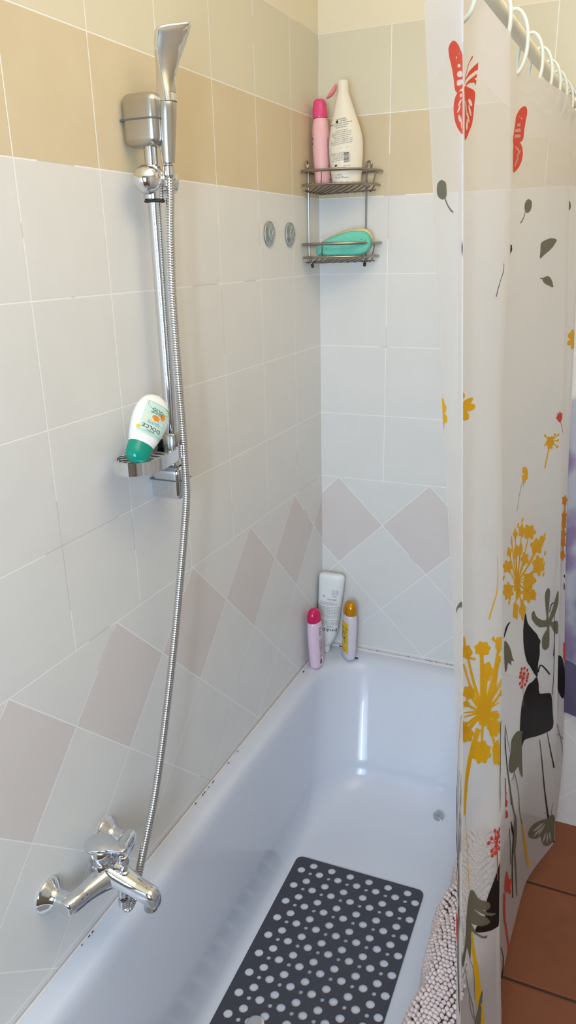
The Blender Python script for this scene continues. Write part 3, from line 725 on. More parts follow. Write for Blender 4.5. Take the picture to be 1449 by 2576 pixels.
while zz < .030:
    w = r8.choice([.0005, .0009]); polydecal(bm, [(-.006, zz), (.004, zz), (.004, zz+w), (-.006, zz+w)], f, 2); zz += w+.0006
text(bm, '250 ml', .006, f, .0, .037, 2)
obj('body', bm, [mat('pearly pink plastic', srgb(234, 206, 224), .22, coat=.3), M['grey_ink'], M['ink']], t, sharp='keep')
bm = bmesh.new(); Loft(capt, Mx).mesh(bm, 32); tag(obj('cap', bm, M['magenta'], t), 'magenta dome cap')
t, l, Mx = bottle('shower_gel_bottle', 'pearly white bottle with a gold dome cap and yellow coconut label on the tub rim', (.114, -.062, RB), math.radians(138), flat_b, None, (.02, 0))
bm = bmesh.new(); l.mesh(bm, 36); f = face(l, 1, .0004); g = face(l, 1, .0008); g2 = face(l, 1, .0011)
R_ = [(-.0195, .030), (-.010, .024), (.0, .0225), (.010, .024), (.0195, .030), (.0205, .07), (.0205, .115), (.014, .130), (0, .140), (-.014, .130), (-.0205, .115), (-.0205, .07)]
patch(bm, f, -.020, .020, .024, .132, 14, 16, 3)
polydecal(bm, [(.014*math.cos(k*PI/8)-.004, .060+.012*math.sin(k*PI/8)) for k in range(16)], g, 0)
polydecal(bm, [(.0115*math.cos(k*PI/8)+.003, .083+.013*math.sin(k*PI/8)) for k in range(16)], g, 4)
polydecal(bm, [(.0085*math.cos(k*PI/8)+.011, .080+.013*math.sin(k*PI/8)) for k in range(16)], g2, 0)
polydecal(bm, [(-.012, .062), (-.002, .072), (-.004, .067), (-.013, .059)], g2, 5); polydecal(bm, [(-.010, .056), (.002, .068), (.0, .063), (-.011, .053)], g2, 5)
def flip(fn): return lambda u, v: fn(-u, v)
text(bm, 'Bath Tip', .0105, flip(g), 0, .112, 2); text(bm, 'COCCO', .0080, flip(g), 0, .100, 2); text(bm, 'doccia crema', .0045, flip(g), 0, .034, 2); text(bm, '250 ml', .0045, flip(g), 0, .028, 2)
obj('body', bm, [M['pearl'], M['grey_ink'], M['ink'], M['yellow_label'], M['brown_label'], M['green_label']], t, sharp='keep')
bm = bmesh.new(); Loft(capt, Mx).mesh(bm, 32); tag(obj('cap', bm, M['gold'], t), 'gold dome cap')

# ------------------------------------------------------------------ curtain rod, rings, curtain
def rodp(y): return (lerp(.650, .590, -y/1.75), y, .9735+.004*(-y/1.75))
rod = thing('curtain_rod', 'cream shower curtain rod running from the back wall above the tub', 'curtain rod', rodp(-.9))
bm = bmesh.new(); tube(bm, [rodp(-.001), rodp(YF+.001)], .0100, 20); obj('pole', bm, M['rod'], rod)
bm = bmesh.new(); lathe(bm, [(.030, 0), (.031, .004), (.026, .010), (.016, .014)], (.650, -.0005, .9735), (0, -1, 0), 32); obj('wall_rosette', bm, M['steel'], rod)
ring_ys = [-1.125, -.935, -.80, -.655, -.545, -.435, -.335, -.235, -.14]
ring_where = ['nearest the camera', 'second from the camera', 'third from the camera', 'fourth from the camera', 'fifth from the camera', 'fourth from the back wall', 'third from the back wall', 'second from the back wall', 'nearest the back wall']
bm = bmesh.new(); c0 = Vector(rodp(ring_ys[0]))
def ringpts(c): return [(c.x+.008+.0195*math.cos(t), c.y+.006*math.cos(t), c.z-.028+.0440*math.sin(t)) for t in [2*PI*k/40 for k in range(40)]]
tube(bm, ringpts(c0), .0029, 10, closed=True)
ring0 = obj('curtain_ring', bm, M['ring']); ring0.data.transform(Matrix.Translation(-c0)); ring0.location = c0
for i, y in enumerate(ring_ys):
    o = ring0 if i == 0 else ring0.copy()
    if i: COL.objects.link(o)
    o.location = rodp(y); tag(o, 'white plastic ring on the curtain rod, '+ring_where[i], 'curtain ring', 'rings along the curtain rod')

LV = [.93, .7, .45, .2, -.05, -.3, -.55, -.8, -.97]
KN = [[[0.5777,-1.12],[0.6005,-1.1273],[0.6244,-1.1352],[0.6499,-1.1431],[0.6705,-1.1509],[0.6854,-1.1588],[0.6997,-1.1667],[0.7138,-1.1746],[0.7235,-1.18]],[[0.6392,-1.2],[0.6527,-1.2061],[0.6664,-1.2126],[0.6808,-1.2192],[0.6951,-1.2258],[0.7074,-1.2324],[0.7201,-1.2389],[0.7343,-1.2455],[0.7439,-1.25]],[[0.6139,-1.1],[0.6266,-1.1024],[0.6399,-1.1051],[0.6531,-1.1077],[0.6664,-1.1103],[0.6784,-1.1129],[0.6895,-1.1156],[0.7018,-1.1182],[0.7107,-1.12]],[[0.657,-1.0],[0.6729,-0.9964],[0.6769,-0.9924],[0.6945,-0.9885],[0.7086,-0.9845],[0.7226,-0.9806],[0.7364,-0.9766],[0.7569,-0.9727],[0.7678,-0.97]],[[0.6295,-0.86],[0.6441,-0.8503],[0.647,-0.8398],[0.6622,-0.8293],[0.6774,-0.8187],[0.691,-0.8082],[0.7046,-0.7977],[0.7186,-0.7872],[0.7285,-0.78]],[[0.6635,-0.66],[0.6762,-0.6285],[0.6802,-0.5943],[0.6919,-0.5601],[0.7045,-0.5259],[0.7154,-0.4917],[0.7262,-0.4575],[0.7352,-0.4233],[0.7416,-0.4]],[[0.6815,-0.42],[0.6963,-0.3952],[0.7126,-0.3682],[0.7263,-0.3412],[0.7397,-0.3143],[0.7546,-0.2873],[0.7704,-0.2603],[0.786,-0.2333],[0.797,-0.215]],[[0.6713,-0.34],[0.6863,-0.317],[0.7021,-0.292],[0.7155,-0.267],[0.7288,-0.242],[0.743,-0.217],[0.7584,-0.192],[0.7738,-0.167],[0.7861,-0.15]],[[0.6883,-0.2],[0.7015,-0.1879],[0.7147,-0.1747],[0.7256,-0.1616],[0.7399,-0.1484],[0.7581,-0.1353],[0.778,-0.1221],[0.7931,-0.1089],[0.793,-0.1]],[[0.685,-0.06],[0.6923,-0.0588],[0.701,-0.0575],[0.7125,-0.0562],[0.7257,-0.0548],[0.7421,-0.0535],[0.7585,-0.0522],[0.7751,-0.0509],[0.79,-0.05]]]
PR = [["A","R",[688,4367,721,4362,757,4353,792,4342,825,4329,858,4314,891,4300,927,4288,968,4276,980,4260,980,4232,980,4198,980,4169,980,4150,980,4136,980,4126,980,4118,911,4116,866,4114,837,4110,813,4106,791,4105,767,4108,744,4114,726,4124,713,4141,705,4162,695,4182,683,4202,670,4222,656,4242,639,4263,620,4284,606,4304,598,4321,594,4336,600,4348,622,4358,655,4365],[889,4228,888,4226,886,4226,883,4224,878,4224,873,4222,867,4222,860,4222,852,4222,845,4222,837,4222,830,4223,823,4224,816,4224,809,4226,804,4227,799,4228,795,4230,791,4231,789,4232,788,4234,787,4236,788,4237,789,4238,792,4239,795,4240,799,4240,804,4241,810,4242,816,4242,823,4242,830,4241,838,4240,846,4240,853,4238,860,4238,867,4236,873,4235,879,4234,883,4232,886,4231,888,4230],[801,4204,824,4206,857,4206,889,4205,917,4201,946,4196,966,4190,971,4185,961,4179,935,4175,893,4174,848,4176,816,4179,797,4183,785,4188,779,4193,780,4198,788,4202],[793,4165,834,4164,898,4162,966,4160,980,4154,980,4146,980,4140,921,4136,845,4135,798,4137,778,4142,771,4148,769,4154,769,4158,776,4162],[785,4274,783,4274,781,4272,778,4272,776,4272,773,4272,770,4272,767,4272,765,4272,762,4272,759,4272,757,4272,755,4273,753,4274,752,4274,751,4275,750,4276,750,4276,750,4277,751,4278,752,4278,753,4280,755,4280,757,4280,759,4281,762,4282,765,4282,767,4282,770,4282,773,4282,776,4282,778,4282,781,4281,783,4280,785,4280,786,4279,787,4278,788,4278,788,4277,788,4276,787,4276,786,4274],[856,4288,856,4287,856,4287,855,4286,854,4286,853,4286,851,4286,849,4286,847,4286,846,4286,844,4286,841,4286,840,4286,838,4286,836,4287,834,4287,833,4288,832,4288,831,4288,830,4289,829,4289,829,4290,830,4290,830,4290,831,4290,832,4291,833,4291,834,4292,836,4292,838,4292,840,4292,842,4292,844,4291,846,4291,848,4290,850,4290,851,4290,853,4290,854,4289,855,4289,856,4288,856,4288]]
,["A","R",[965,4102,900,4106,837,4107,791,4105,757,4098,730,4088,710,4076,696,4062,688,4046,686,4028,691,4009,702,3988,717,3970,736,3954,760,3940,789,3928,832,3913,889,3900,947,3893,980,3895,980,3903,980,3918,980,3942,980,3972,980,4000,980,4025,980,4048,980,4066,980,4082,980,4094],[937,4082,932,4081,927,4080,921,4078,915,4078,908,4077,902,4076,895,4076,888,4076,882,4076,877,4076,871,4076,867,4077,863,4078,859,4079,857,4080,855,4082,854,4082,854,4084,855,4086,856,4086,859,4088,862,4089,865,4091,870,4092,875,4092,880,4093,886,4094,893,4094,899,4094,906,4094,912,4094,919,4093,925,4092,930,4092,935,4091,939,4090,942,4088,943,4088,944,4086,943,4085,940,4084],[881,4048,871,4046,861,4044,852,4042,843,4040,834,4039,826,4038,818,4037,812,4036,806,4036,802,4036,798,4037,796,4038,795,4039,795,4040,796,4042,799,4044,802,4046,807,4048,812,4050,819,4052,827,4055,835,4057,844,4059,853,4061,863,4062,872,4064,882,4065,891,4066,900,4066,908,4066,915,4066,920,4066,924,4066,926,4064,926,4062,924,4061,920,4059,914,4057,907,4055,899,4052,890,4050],[853,4019,846,4017,838,4015,830,4012,822,4010,814,4009,807,4008,801,4006,795,4006,789,4006,785,4006,782,4006,779,4007,778,4008,777,4010,778,4012,779,4014,782,4016,786,4018,790,4021,795,4024,801,4026,808,4028,815,4030,823,4033,831,4035,839,4036,846,4038,854,4039,861,4039,867,4040,873,4040,878,4039,881,4038,883,4038,884,4036,883,4034,881,4032,877,4030,873,4028,867,4025,860,4022],[873,3974,876,3971,879,3968,880,3966,881,3963,880,3960,878,3958,876,3957,872,3956,868,3955,864,3955,858,3955,853,3956,847,3956,841,3958,835,3960,830,3962,824,3965,820,3967,815,3970,811,3973,808,3976,806,3979,804,3982,803,3985,802,3987,803,3990,804,3992,806,3993,809,3995,812,3995,816,3996,821,3995,825,3995,831,3994,836,3992,842,3990,848,3988,854,3986,859,3983,864,3980,869,3977],[924,3952,927,3948,928,3942,929,3938,930,3934,930,3930,929,3926,928,3923,926,3921,923,3920,921,3919,917,3919,914,3920,910,3922,907,3924,903,3926,900,3930,896,3934,893,3938,890,3944,888,3948,886,3954,884,3958,883,3963,882,3968,882,3972,882,3976,882,3980,883,3982,885,3984,887,3986,889,3986,892,3986,895,3986,898,3984,901,3982,905,3978,908,3975,912,3971,916,3967,919,3962,922,3957]]
,["A","R",[980,4280,980,4264,980,4240,980,4217,980,4196,980,4177,980,4164,980,4164,980,4177,980,4196,980,4217,980,4240,980,4264,980,4280]]
,["A","R",[924,4056,931,4034,941,4004,952,3974,962,3946,972,3920,980,3902,980,3902,980,3920,980,3946,973,3974,961,4003,949,4034,941,4056]]
,["B","R",[2297,4400,2280,4388,2256,4371,2233,4353,2214,4334,2197,4314,2182,4296,2171,4276,2164,4258,2159,4246,2169,4246,2174,4258,2182,4276,2193,4296,2208,4314,2225,4334,2244,4352,2267,4370,2291,4386,2308,4398]]
,["B","R",[2301,4387,2295,4382,2287,4379,2280,4377,2275,4378,2272,4380,2273,4384,2278,4388,2284,4393,2292,4396,2299,4398,2304,4398,2306,4396,2305,4392]]
,["B","R",[2389,4372,2312,4342,2238,4310,2179,4271,2188,4266,2257,4294,2338,4320,2384,4332]]
,["B","R",[2372,4309,2294,4284,2217,4258,2174,4238,2187,4234,2257,4252,2321,4258,2355,4245,2360,4273,2331,4278,2364,4288]]
,["B","R",[2154,4226,2184,4232,2222,4228,2257,4224,2289,4222,2319,4218,2338,4208,2342,4190,2337,4166,2329,4139,2321,4106,2310,4070,2297,4038,2279,4014,2258,3996,2236,3979,2211,3957,2183,3937,2162,3932,2154,3952,2156,3987,2158,4026,2159,4066,2160,4110,2161,4148,2155,4181,2148,4208],[2287,4150,2290,4148,2292,4144,2293,4142,2294,4139,2295,4136,2294,4134,2293,4132,2291,4130,2289,4129,2286,4128,2282,4127,2278,4127,2273,4127,2269,4128,2264,4129,2259,4130,2254,4132,2249,4134,2245,4136,2240,4139,2237,4142,2234,4144,2231,4148,2229,4150,2228,4152,2228,4156,2229,4158,2230,4160,2232,4162,2235,4163,2238,4164,2242,4164,2246,4165,2251,4164,2256,4164,2261,4163,2266,4162,2270,4160,2275,4158,2279,4156,2283,4153],[2271,4103,2274,4098,2276,4094,2278,4090,2279,4086,2280,4082,2281,4080,2280,4076,2280,4074,2278,4073,2277,4072,2275,4072,2272,4072,2269,4074,2266,4075,2262,4077,2259,4080,2255,4084,2251,4087,2248,4091,2244,4095,2241,4100,2238,4104,2236,4108,2234,4112,2232,4116,2231,4120,2231,4123,2231,4126,2232,4128,2233,4129,2235,4130,2237,4130,2240,4130,2243,4129,2247,4128,2250,4125,2254,4122,2258,4119,2261,4116,2265,4112,2268,4108],[2240,4061,2243,4056,2245,4052,2246,4048,2247,4044,2248,4040,2248,4037,2248,4034,2247,4032,2246,4030,2245,4030,2243,4029,2240,4030,2238,4032,2234,4033,2231,4036,2228,4038,2225,4042,2221,4046,2218,4049,2215,4054,2212,4058,2210,4062,2208,4067,2206,4071,2205,4075,2204,4078,2204,4082,2204,4084,2205,4086,2206,4088,2208,4089,2210,4089,2212,4088,2215,4088,2218,4086,2222,4084,2225,4081,2228,4078,2232,4074,2235,4070,2238,4066],[2216,4022,2215,4017,2214,4012,2212,4008,2211,4004,2209,4000,2207,3997,2205,3994,2203,3992,2201,3990,2198,3990,2196,3990,2195,3990,2193,3992,2192,3994,2191,3996,2190,4000,2189,4004,2189,4008,2189,4012,2190,4016,2190,4021,2191,4026,2193,4030,2194,4034,2196,4038,2198,4042,2200,4046,2202,4048,2204,4050,2206,4052,2208,4052,2210,4052,2212,4052,2213,4050,2215,4048,2216,4046,2216,4043,2217,4039,2217,4035,2217,4031,2217,4026],[2195,4114,2197,4108,2198,4101,2199,4096,2200,4090,2200,4084,2200,4081,2200,4076,2199,4074,2199,4072,2198,4071,2196,4071,2195,4072,2193,4074,2191,4076,2189,4080,2187,4084,2185,4089,2183,4094,2181,4100,2179,4106,2177,4112,2176,4119,2175,4125,2174,4131,2173,4136,2172,4142,2172,4146,2173,4150,2173,4152,2174,4154,2175,4155,2176,4156,2178,4154,2180,4152,2182,4150,2184,4146,2186,4142,2188,4138,2190,4132,2192,4126,2194,4120]]
,["C","R",[4467,4336,4487,4338,4504,4335,4516,4329,4524,4320,4526,4308,4525,4295,4520,4280,4510,4264,4500,4244,4490,4221,4479,4194,4469,4170,4463,4146,4458,4122,4448,4104,4430,4090,4408,4081,4382,4072,4352,4062,4319,4052,4290,4046,4267,4043,4250,4042,4239,4049,4237,4065,4243,4088,4252,4112,4263,4139,4277,4168,4289,4193,4294,4211,4296,4225,4305,4241,4326,4261,4353,4282,4380,4301,4410,4316,4440,4328]]
,["C","R",[4290,4058,4319,4065,4354,4071,4382,4072,4402,4067,4416,4058,4427,4046,4436,4032,4442,4016,4443,3999,4439,3980,4430,3960,4417,3940,4398,3921,4375,3902,4350,3886,4323,3872,4294,3860,4271,3852,4255,3849,4246,3850,4239,3862,4237,3888,4238,3922,4239,3956,4240,3985,4241,4013,4247,4034,4257,4046,4270,4053]]
,["C","W",[4394,4204,4399,4200,4397,4194,4388,4188,4374,4184,4358,4180,4343,4179,4332,4181,4327,4184,4329,4190,4339,4196,4353,4202,4369,4204,4384,4206]]
,["C","W",[4289,4154,4381,4170,4404,4161,4397,4148,4277,4132]]
,["C","W",[4277,4115,4393,4130,4400,4110,4272,4092]]
,["C","W",[4427,4246,4426,4243,4422,4240,4417,4238,4411,4238,4406,4238,4402,4240,4401,4242,4402,4245,4406,4248,4411,4250,4417,4250,4422,4250,4426,4248]]
,["C","W",[4387,4252,4387,4250,4384,4248,4381,4247,4377,4246,4373,4247,4371,4248,4370,4250,4371,4252,4373,4253,4377,4254,4381,4254,4384,4254,4387,4254]]
,["C","W",[4352,4025,4370,4017,4381,4009,4384,4004,4377,4002,4363,4003,4343,4008,4322,4015,4303,4023,4291,4030,4289,4036,4296,4038,4311,4036,4331,4032]]
,["C","W",[4370,3989,4350,3976,4331,3966,4316,3960,4310,3961,4313,3968,4324,3978,4342,3992,4362,4005,4381,4015,4394,4020,4400,4020,4398,4014,4387,4002]]
,["C","W",[4339,3939,4325,3926,4310,3915,4297,3910,4290,3910,4290,3916,4296,3926,4308,3940,4323,3954,4338,3965,4350,3970,4356,3970,4357,3964,4351,3953]]
,["C","W",[4307,3910,4300,3902,4293,3896,4286,3892,4282,3892,4281,3896,4283,3902,4288,3910,4295,3918,4303,3924,4309,3927,4313,3927,4314,3924,4312,3918]]
,["A","G",[370,3688,404,3684,440,3678,467,3670,479,3660,482,3648,484,3636,487,3624,489,3612,486,3602,480,3595,470,3590,456,3585,436,3582,411,3580,383,3579,353,3582,321,3587,291,3592,264,3599,241,3607,225,3617,218,3631,219,3647,228,3660,245,3670,268,3678,292,3682,316,3686,342,3688]]
,["A","G",[417,3592,432,3580,456,3564,480,3549,506,3536,534,3524,561,3514,588,3506,614,3501,632,3498,657,3503,639,3506,614,3512,588,3518,562,3528,534,3538,508,3550,482,3566,458,3582,441,3593]]
,["C","G",[4564,3674,4584,3672,4606,3668,4622,3660,4628,3646,4628,3628,4623,3612,4611,3598,4595,3585,4577,3576,4558,3570,4538,3568,4521,3570,4507,3574,4495,3580,4487,3590,4483,3602,4483,3618,4487,3632,4495,3644,4507,3654,4520,3663,4533,3669,4548,3673]]
,["C","G",[4493,3578,4485,3565,4473,3547,4459,3530,4437,3514,4413,3498,4396,3487,4414,3483,4430,3494,4453,3511,4473,3528,4487,3546,4497,3564,4504,3577]]
,["D","G",[7202,3750,7241,3754,7292,3745,7329,3734,7348,3720,7356,3704,7349,3690,7314,3674,7261,3660,7216,3659,7195,3684,7189,3724]]
,["A","K",[933,3352,980,3318,980,3282,967,3257,915,3286,914,3318]]
,["B","K",[2980,3246,2980,3242,2980,3250,2980,3288,2980,3326,2980,3325,2980,3314,2980,3310,2980,3307,2980,3303,2980,3298,2980,3290,2980,3282,2980,3276,2980,3271,2980,3264,2980,3256,2980,3250]]
,["C","K",[4205,3325,4251,3316,4240,3303,4258,3290,4242,3270,4216,3261,4208,3240]]
,["B","K",[2825,3200,2828,3188,2830,3170,2824,3150,2803,3126,2774,3099,2749,3071,2727,3040,2707,3008,2693,2986,2706,2984,2719,3007,2738,3038,2760,3070,2785,3098,2814,3124,2835,3148,2841,3170,2837,3188,2833,3200]]
,["C","G",[5461,3361,5424,3368,5362,3372,5298,3374,5237,3372,5172,3366,5104,3360,5022,3352,4938,3344,4892,3330,4879,3311,4883,3288,4887,3264,4880,3240,4874,3216,4885,3203,4927,3207,5004,3221,5087,3236,5157,3249,5222,3262,5278,3276,5323,3290,5362,3304,5395,3319,5429,3335,5458,3350]]
,["C","G",[5017,3026,5069,3034,5146,3040,5208,3041,5250,3038,5286,3030,5317,3018,5344,3004,5367,2986,5384,2968,5400,2952,5410,2936,5403,2928,5366,2933,5311,2944,5258,2956,5211,2964,5165,2972,5122,2983,5074,2998,5027,3014]]
,["C","G",[4917,3028,5069,3022,5067,3030,4916,3036]]
,["A","Y",[20,2374,61,2381,132,2380,176,2375,192,2368,198,2358,210,2349,239,2346,271,2346,288,2342,286,2330,270,2315,242,2301,188,2288,103,2276,20,2278,20,2306,20,2346]]
,["A","Y",[20,2272,95,2284,180,2286,238,2286,275,2284,303,2277,316,2270,311,2260,293,2248,268,2238,234,2232,191,2226,151,2219,130,2209,118,2198,103,2188,73,2178,30,2170,20,2176,20,2204,20,2244]]
,["B","Y",[2118,2392,2176,2373,2177,2350,2119,2341]]
,["B","Y",[2119,2320,2156,2328,2202,2332,2241,2334,2271,2336,2298,2337,2319,2336,2334,2332,2344,2327,2347,2320,2335,2310,2315,2300,2305,2292,2318,2290,2342,2289,2362,2287,2375,2282,2385,2276,2389,2269,2387,2262,2379,2254,2364,2248,2338,2246,2304,2245,2267,2246,2220,2248,2165,2252,2120,2262,2100,2280,2101,2303]]
,["B","Y",[2120,2252,2150,2254,2188,2250,2219,2246,2240,2240,2256,2232,2267,2223,2271,2212,2270,2200,2262,2192,2244,2189,2218,2188,2192,2190,2167,2190,2140,2193,2120,2200,2110,2216,2108,2238]]
,["D","Y",[7832,2375,7753,2386,7669,2386,7606,2382,7574,2377,7555,2369,7530,2362,7485,2362,7435,2362,7396,2359,7373,2350,7363,2336,7378,2322,7429,2308,7505,2294,7585,2282,7681,2269,7800,2258,7912,2260,7945,2292,7896,2340]]
,["D","Y",[7880,2256,7731,2272,7579,2280,7465,2282,7391,2278,7338,2268,7313,2258,7325,2246,7367,2232,7421,2222,7496,2218,7584,2216,7645,2213,7642,2205,7607,2195,7593,2185,7622,2174,7673,2164,7728,2158,7783,2154,7848,2154,7902,2163,7951,2189,7967,2226]]
,["C","R",[5737,1616,5750,1606,5764,1590,5781,1578,5803,1576,5830,1577,5849,1572,5854,1553,5850,1530,5839,1510,5824,1495,5804,1484,5782,1480,5757,1482,5730,1490,5702,1502,5667,1523,5630,1548,5609,1567,5615,1574,5635,1577,5651,1582,5651,1593,5646,1606,5648,1613,5662,1608,5684,1596,5703,1590,5716,1598,5726,1610]]
,["C","R",[5758,1492,5779,1470,5810,1438,5841,1406,5869,1374,5896,1344,5919,1322,5936,1320,5917,1341,5891,1372,5864,1403,5834,1434,5804,1467,5785,1489]]
,["C","Y",[5581,1296,5571,1285,5550,1281,5536,1278,5533,1267,5533,1250,5520,1240,5498,1247,5474,1262,5457,1272,5440,1272,5418,1272,5396,1280,5382,1297,5379,1314,5376,1328,5361,1340,5340,1356,5329,1372,5339,1383,5358,1386,5372,1390,5374,1402,5375,1417,5387,1426,5409,1421,5431,1407,5449,1398,5466,1396,5488,1398,5511,1390,5525,1373,5528,1356,5532,1342,5547,1329,5569,1313]]
,["C","Y",[5466,1348,5317,1459,5295,1458,5438,1347]]
,["C","Y",[5331,1446,5319,1444,5305,1444,5290,1448,5279,1453,5273,1460,5273,1466,5280,1471,5292,1474,5307,1473,5321,1470,5332,1464,5338,1458,5338,1451]]
,["C","Y",[5468,1338,5601,1376,5575,1390,5436,1356]]
,["C","Y",[5616,1369,5603,1366,5587,1368,5572,1371,5560,1377,5554,1384,5554,1390,5561,1396,5574,1398,5589,1398,5605,1394,5617,1388,5624,1381,5623,1374]]
,["C","Y",[5464,1338,5711,1345,5687,1360,5440,1357]]
,["C","Y",[5732,1338,5716,1336,5698,1337,5680,1341,5667,1347,5660,1354,5660,1361,5668,1366,5682,1369,5700,1368,5719,1364,5733,1358,5742,1350,5741,1344]]
,["C","Y",[5455,1339,5696,1284,5690,1296,5449,1356]]
,["C","Y",[5725,1276,5710,1274,5691,1274,5674,1278,5660,1285,5653,1292,5654,1299,5662,1304,5676,1306,5694,1306,5712,1301,5727,1295,5735,1288,5734,1281]]
,["C","Y",[5441,1344,5669,1218,5689,1222,5463,1350]]
,["C","Y",[5711,1206,5696,1204,5678,1204,5661,1208,5647,1215,5640,1222,5641,1230,5649,1234,5663,1236,5680,1236,5698,1232,5712,1225,5720,1218,5719,1210]]
,["C","Y",[5441,1357,5310,1358,5327,1344,5463,1338]]
,["C","Y",[5344,1338,5332,1336,5317,1336,5303,1340,5292,1346,5286,1352,5286,1359,5293,1364,5305,1366,5319,1366,5334,1362,5345,1356,5351,1349,5350,1343]]
,["C","Y",[5421,1302,5402,1272,5375,1228,5350,1187,5330,1152,5311,1120,5299,1097,5337,1081,5349,1104,5367,1136,5388,1172,5412,1212,5439,1257,5458,1288]]
,["C","Y",[4681,1293,4702,1279,4722,1260,4736,1237,4743,1204,4743,1168,4737,1142,4721,1140,4699,1148,4685,1152,4685,1140,4692,1122,4694,1113,4685,1122,4671,1138,4659,1146,4653,1130,4648,1106,4643,1094,4636,1110,4628,1140,4621,1168,4611,1194,4601,1219,4600,1235,4617,1234,4642,1225,4657,1222,4648,1232,4628,1247,4614,1263,4610,1280,4611,1296,4618,1307,4635,1308,4658,1303]]
,["C","K",[4614,1172,4596,1141,4571,1098,4548,1052,4530,1003,4512,951,4500,915,4505,912,4517,948,4534,1000,4553,1050,4576,1095,4601,1138,4618,1169]]
,["C","Y",[4529,122,4522,199,4512,307,4503,414,4495,518,4487,620,4482,691,4461,704,4464,634,4470,533,4476,431,4484,326,4491,220,4497,145]]
,["C","Y",[4528,664,4524,656,4516,652,4508,652,4502,650,4498,646,4494,640,4489,632,4482,630,4472,634,4463,644,4455,657,4451,669,4446,678,4440,686,4432,695,4423,706,4416,718,4415,730,4419,738,4426,741,4435,741,4441,742,4445,747,4448,754,4453,761,4461,764,4471,760,4480,750,4487,737,4492,726,4496,716,4502,708,4511,699,4520,688,4526,676]]
,["C","Y",[4529,123,4509,199,4483,305,4458,408,4437,506,4417,602,4403,668,4381,680,4393,615,4412,520,4432,424,4455,322,4480,218,4497,144]]
,["C","Y",[4412,662,4414,652,4414,642,4412,635,4409,630,4405,628,4402,629,4398,632,4395,634,4392,636,4389,636,4386,636,4382,638,4378,642,4374,649,4372,658,4371,668,4372,677,4373,685,4375,691,4377,696,4378,701,4379,707,4380,714,4382,722,4384,727,4388,730,4392,728,4396,724,4399,716,4401,707,4403,698,4404,692,4406,685,4408,678,4410,670]]
,["C","Y",[4529,120,4543,188,4563,282,4582,379,4598,477,4612,576,4622,644,4599,659,4588,591,4572,494,4554,398,4534,304,4512,211,4497,146]]
,["C","Y",[4694,604,4683,598,4670,598,4662,594,4661,583,4661,568,4654,558,4640,561,4624,574,4611,592,4601,602,4590,608,4575,612,4559,622,4549,638,4547,654,4551,666,4554,674,4551,686,4542,703,4536,720,4539,732,4551,732,4567,724,4580,716,4589,716,4598,722,4609,727,4624,722,4637,707,4644,689,4649,673,4656,662,4669,650,4685,635,4695,618]]
,["C","Y",[4528,120,4568,167,4625,235,4681,308,4731,387,4781,470,4816,528,4788,544,4751,487,4702,406,4652,329,4596,258,4538,192,4497,147]]
,["C","Y",[5088,436,5081,422,5024,428,4961,438,4942,434,4942,415,4925,403,4882,414,4836,443,4804,469,4778,482,4745,490,4708,506,4683,530,4681,550,4685,565,4673,581,4644,606,4621,633,4625,646,4654,640,4683,630,4694,634,4694,652,4704,664,4733,654,4770,628,4800,604,4827,591,4866,584,4918,568,4959,544,4965,523,4957,508,4980,491,5043,464]]
,["C","Y",[4527,119,4591,126,4688,138,4789,156,4895,184,5033,219,5120,248,5083,266,4980,240,4858,208,4759,180,4660,164,4564,154,4499,148]]
,["C","Y",[5293,178,5269,176,5260,168,5266,148,5271,125,5258,112,5224,120,5180,143,5139,168,5106,182,5068,190,5011,198,4946,218,4908,244,4896,268,4901,285,4899,300,4878,320,4847,347,4826,374,4832,388,4865,384,4912,369,4953,358,4980,359,5007,368,5048,372,5097,362,5139,338,5167,310,5187,288,5211,272,5248,254,5289,230,5315,204,5315,186]]
,["C","Y",[4526,119,4610,123,4739,132,4889,148,5080,180,5219,226,5301,262,5273,280,5186,246,5033,202,4851,173,4710,158,4583,151,4499,148]]
,["C","Y",[5382,228,5370,226,5360,226,5356,222,5354,216,5351,208,5343,204,5327,207,5308,216,5289,228,5274,240,5261,250,5248,258,5230,266,5209,276,5189,288,5176,300,5175,309,5185,314,5199,314,5210,315,5215,318,5216,324,5219,332,5229,336,5245,334,5266,326,5285,314,5300,302,5312,292,5325,284,5341,276,5360,266,5378,253,5389,241,5390,232]]
,["C","Y",[4528,124,4501,190,4463,281,4428,368,4398,450,4369,530,4349,584,4326,596,4345,542,4373,464,4402,382,4436,296,4472,207,4497,142]]
,["C","Y",[4391,558,4384,554,4380,550,4379,544,4379,534,4377,525,4370,520,4360,522,4348,531,4338,542,4329,554,4322,562,4313,568,4302,574,4290,584,4279,596,4274,607,4276,616,4282,622,4289,625,4294,629,4295,636,4295,644,4297,654,4304,658,4315,656,4327,648,4337,637,4346,626,4353,618,4362,612,4372,606,4384,596,4393,585,4398,573,4396,564]]
,["C","Y",[4529,120,4539,162,4553,222,4566,283,4577,345,4588,408,4594,452,4572,467,4563,424,4552,364,4539,304,4524,244,4508,186,4497,146]]
,["C","Y",[4637,426,4633,414,4628,407,4622,402,4616,398,4611,395,4605,392,4598,390,4592,388,4584,388,4575,391,4566,396,4556,405,4547,417,4539,432,4533,448,4530,464,4529,480,4531,493,4534,503,4539,511,4545,516,4550,520,4556,523,4562,526,4568,528,4575,529,4582,530,4591,528,4600,522,4610,514,4620,503,4628,488,4634,471,4638,454,4639,438]]
,["C","Y",[4529,122,4525,170,4519,240,4514,308,4509,375,4504,442,4501,488,4479,502,4481,457,4484,392,4487,326,4490,260,4494,192,4497,145]]
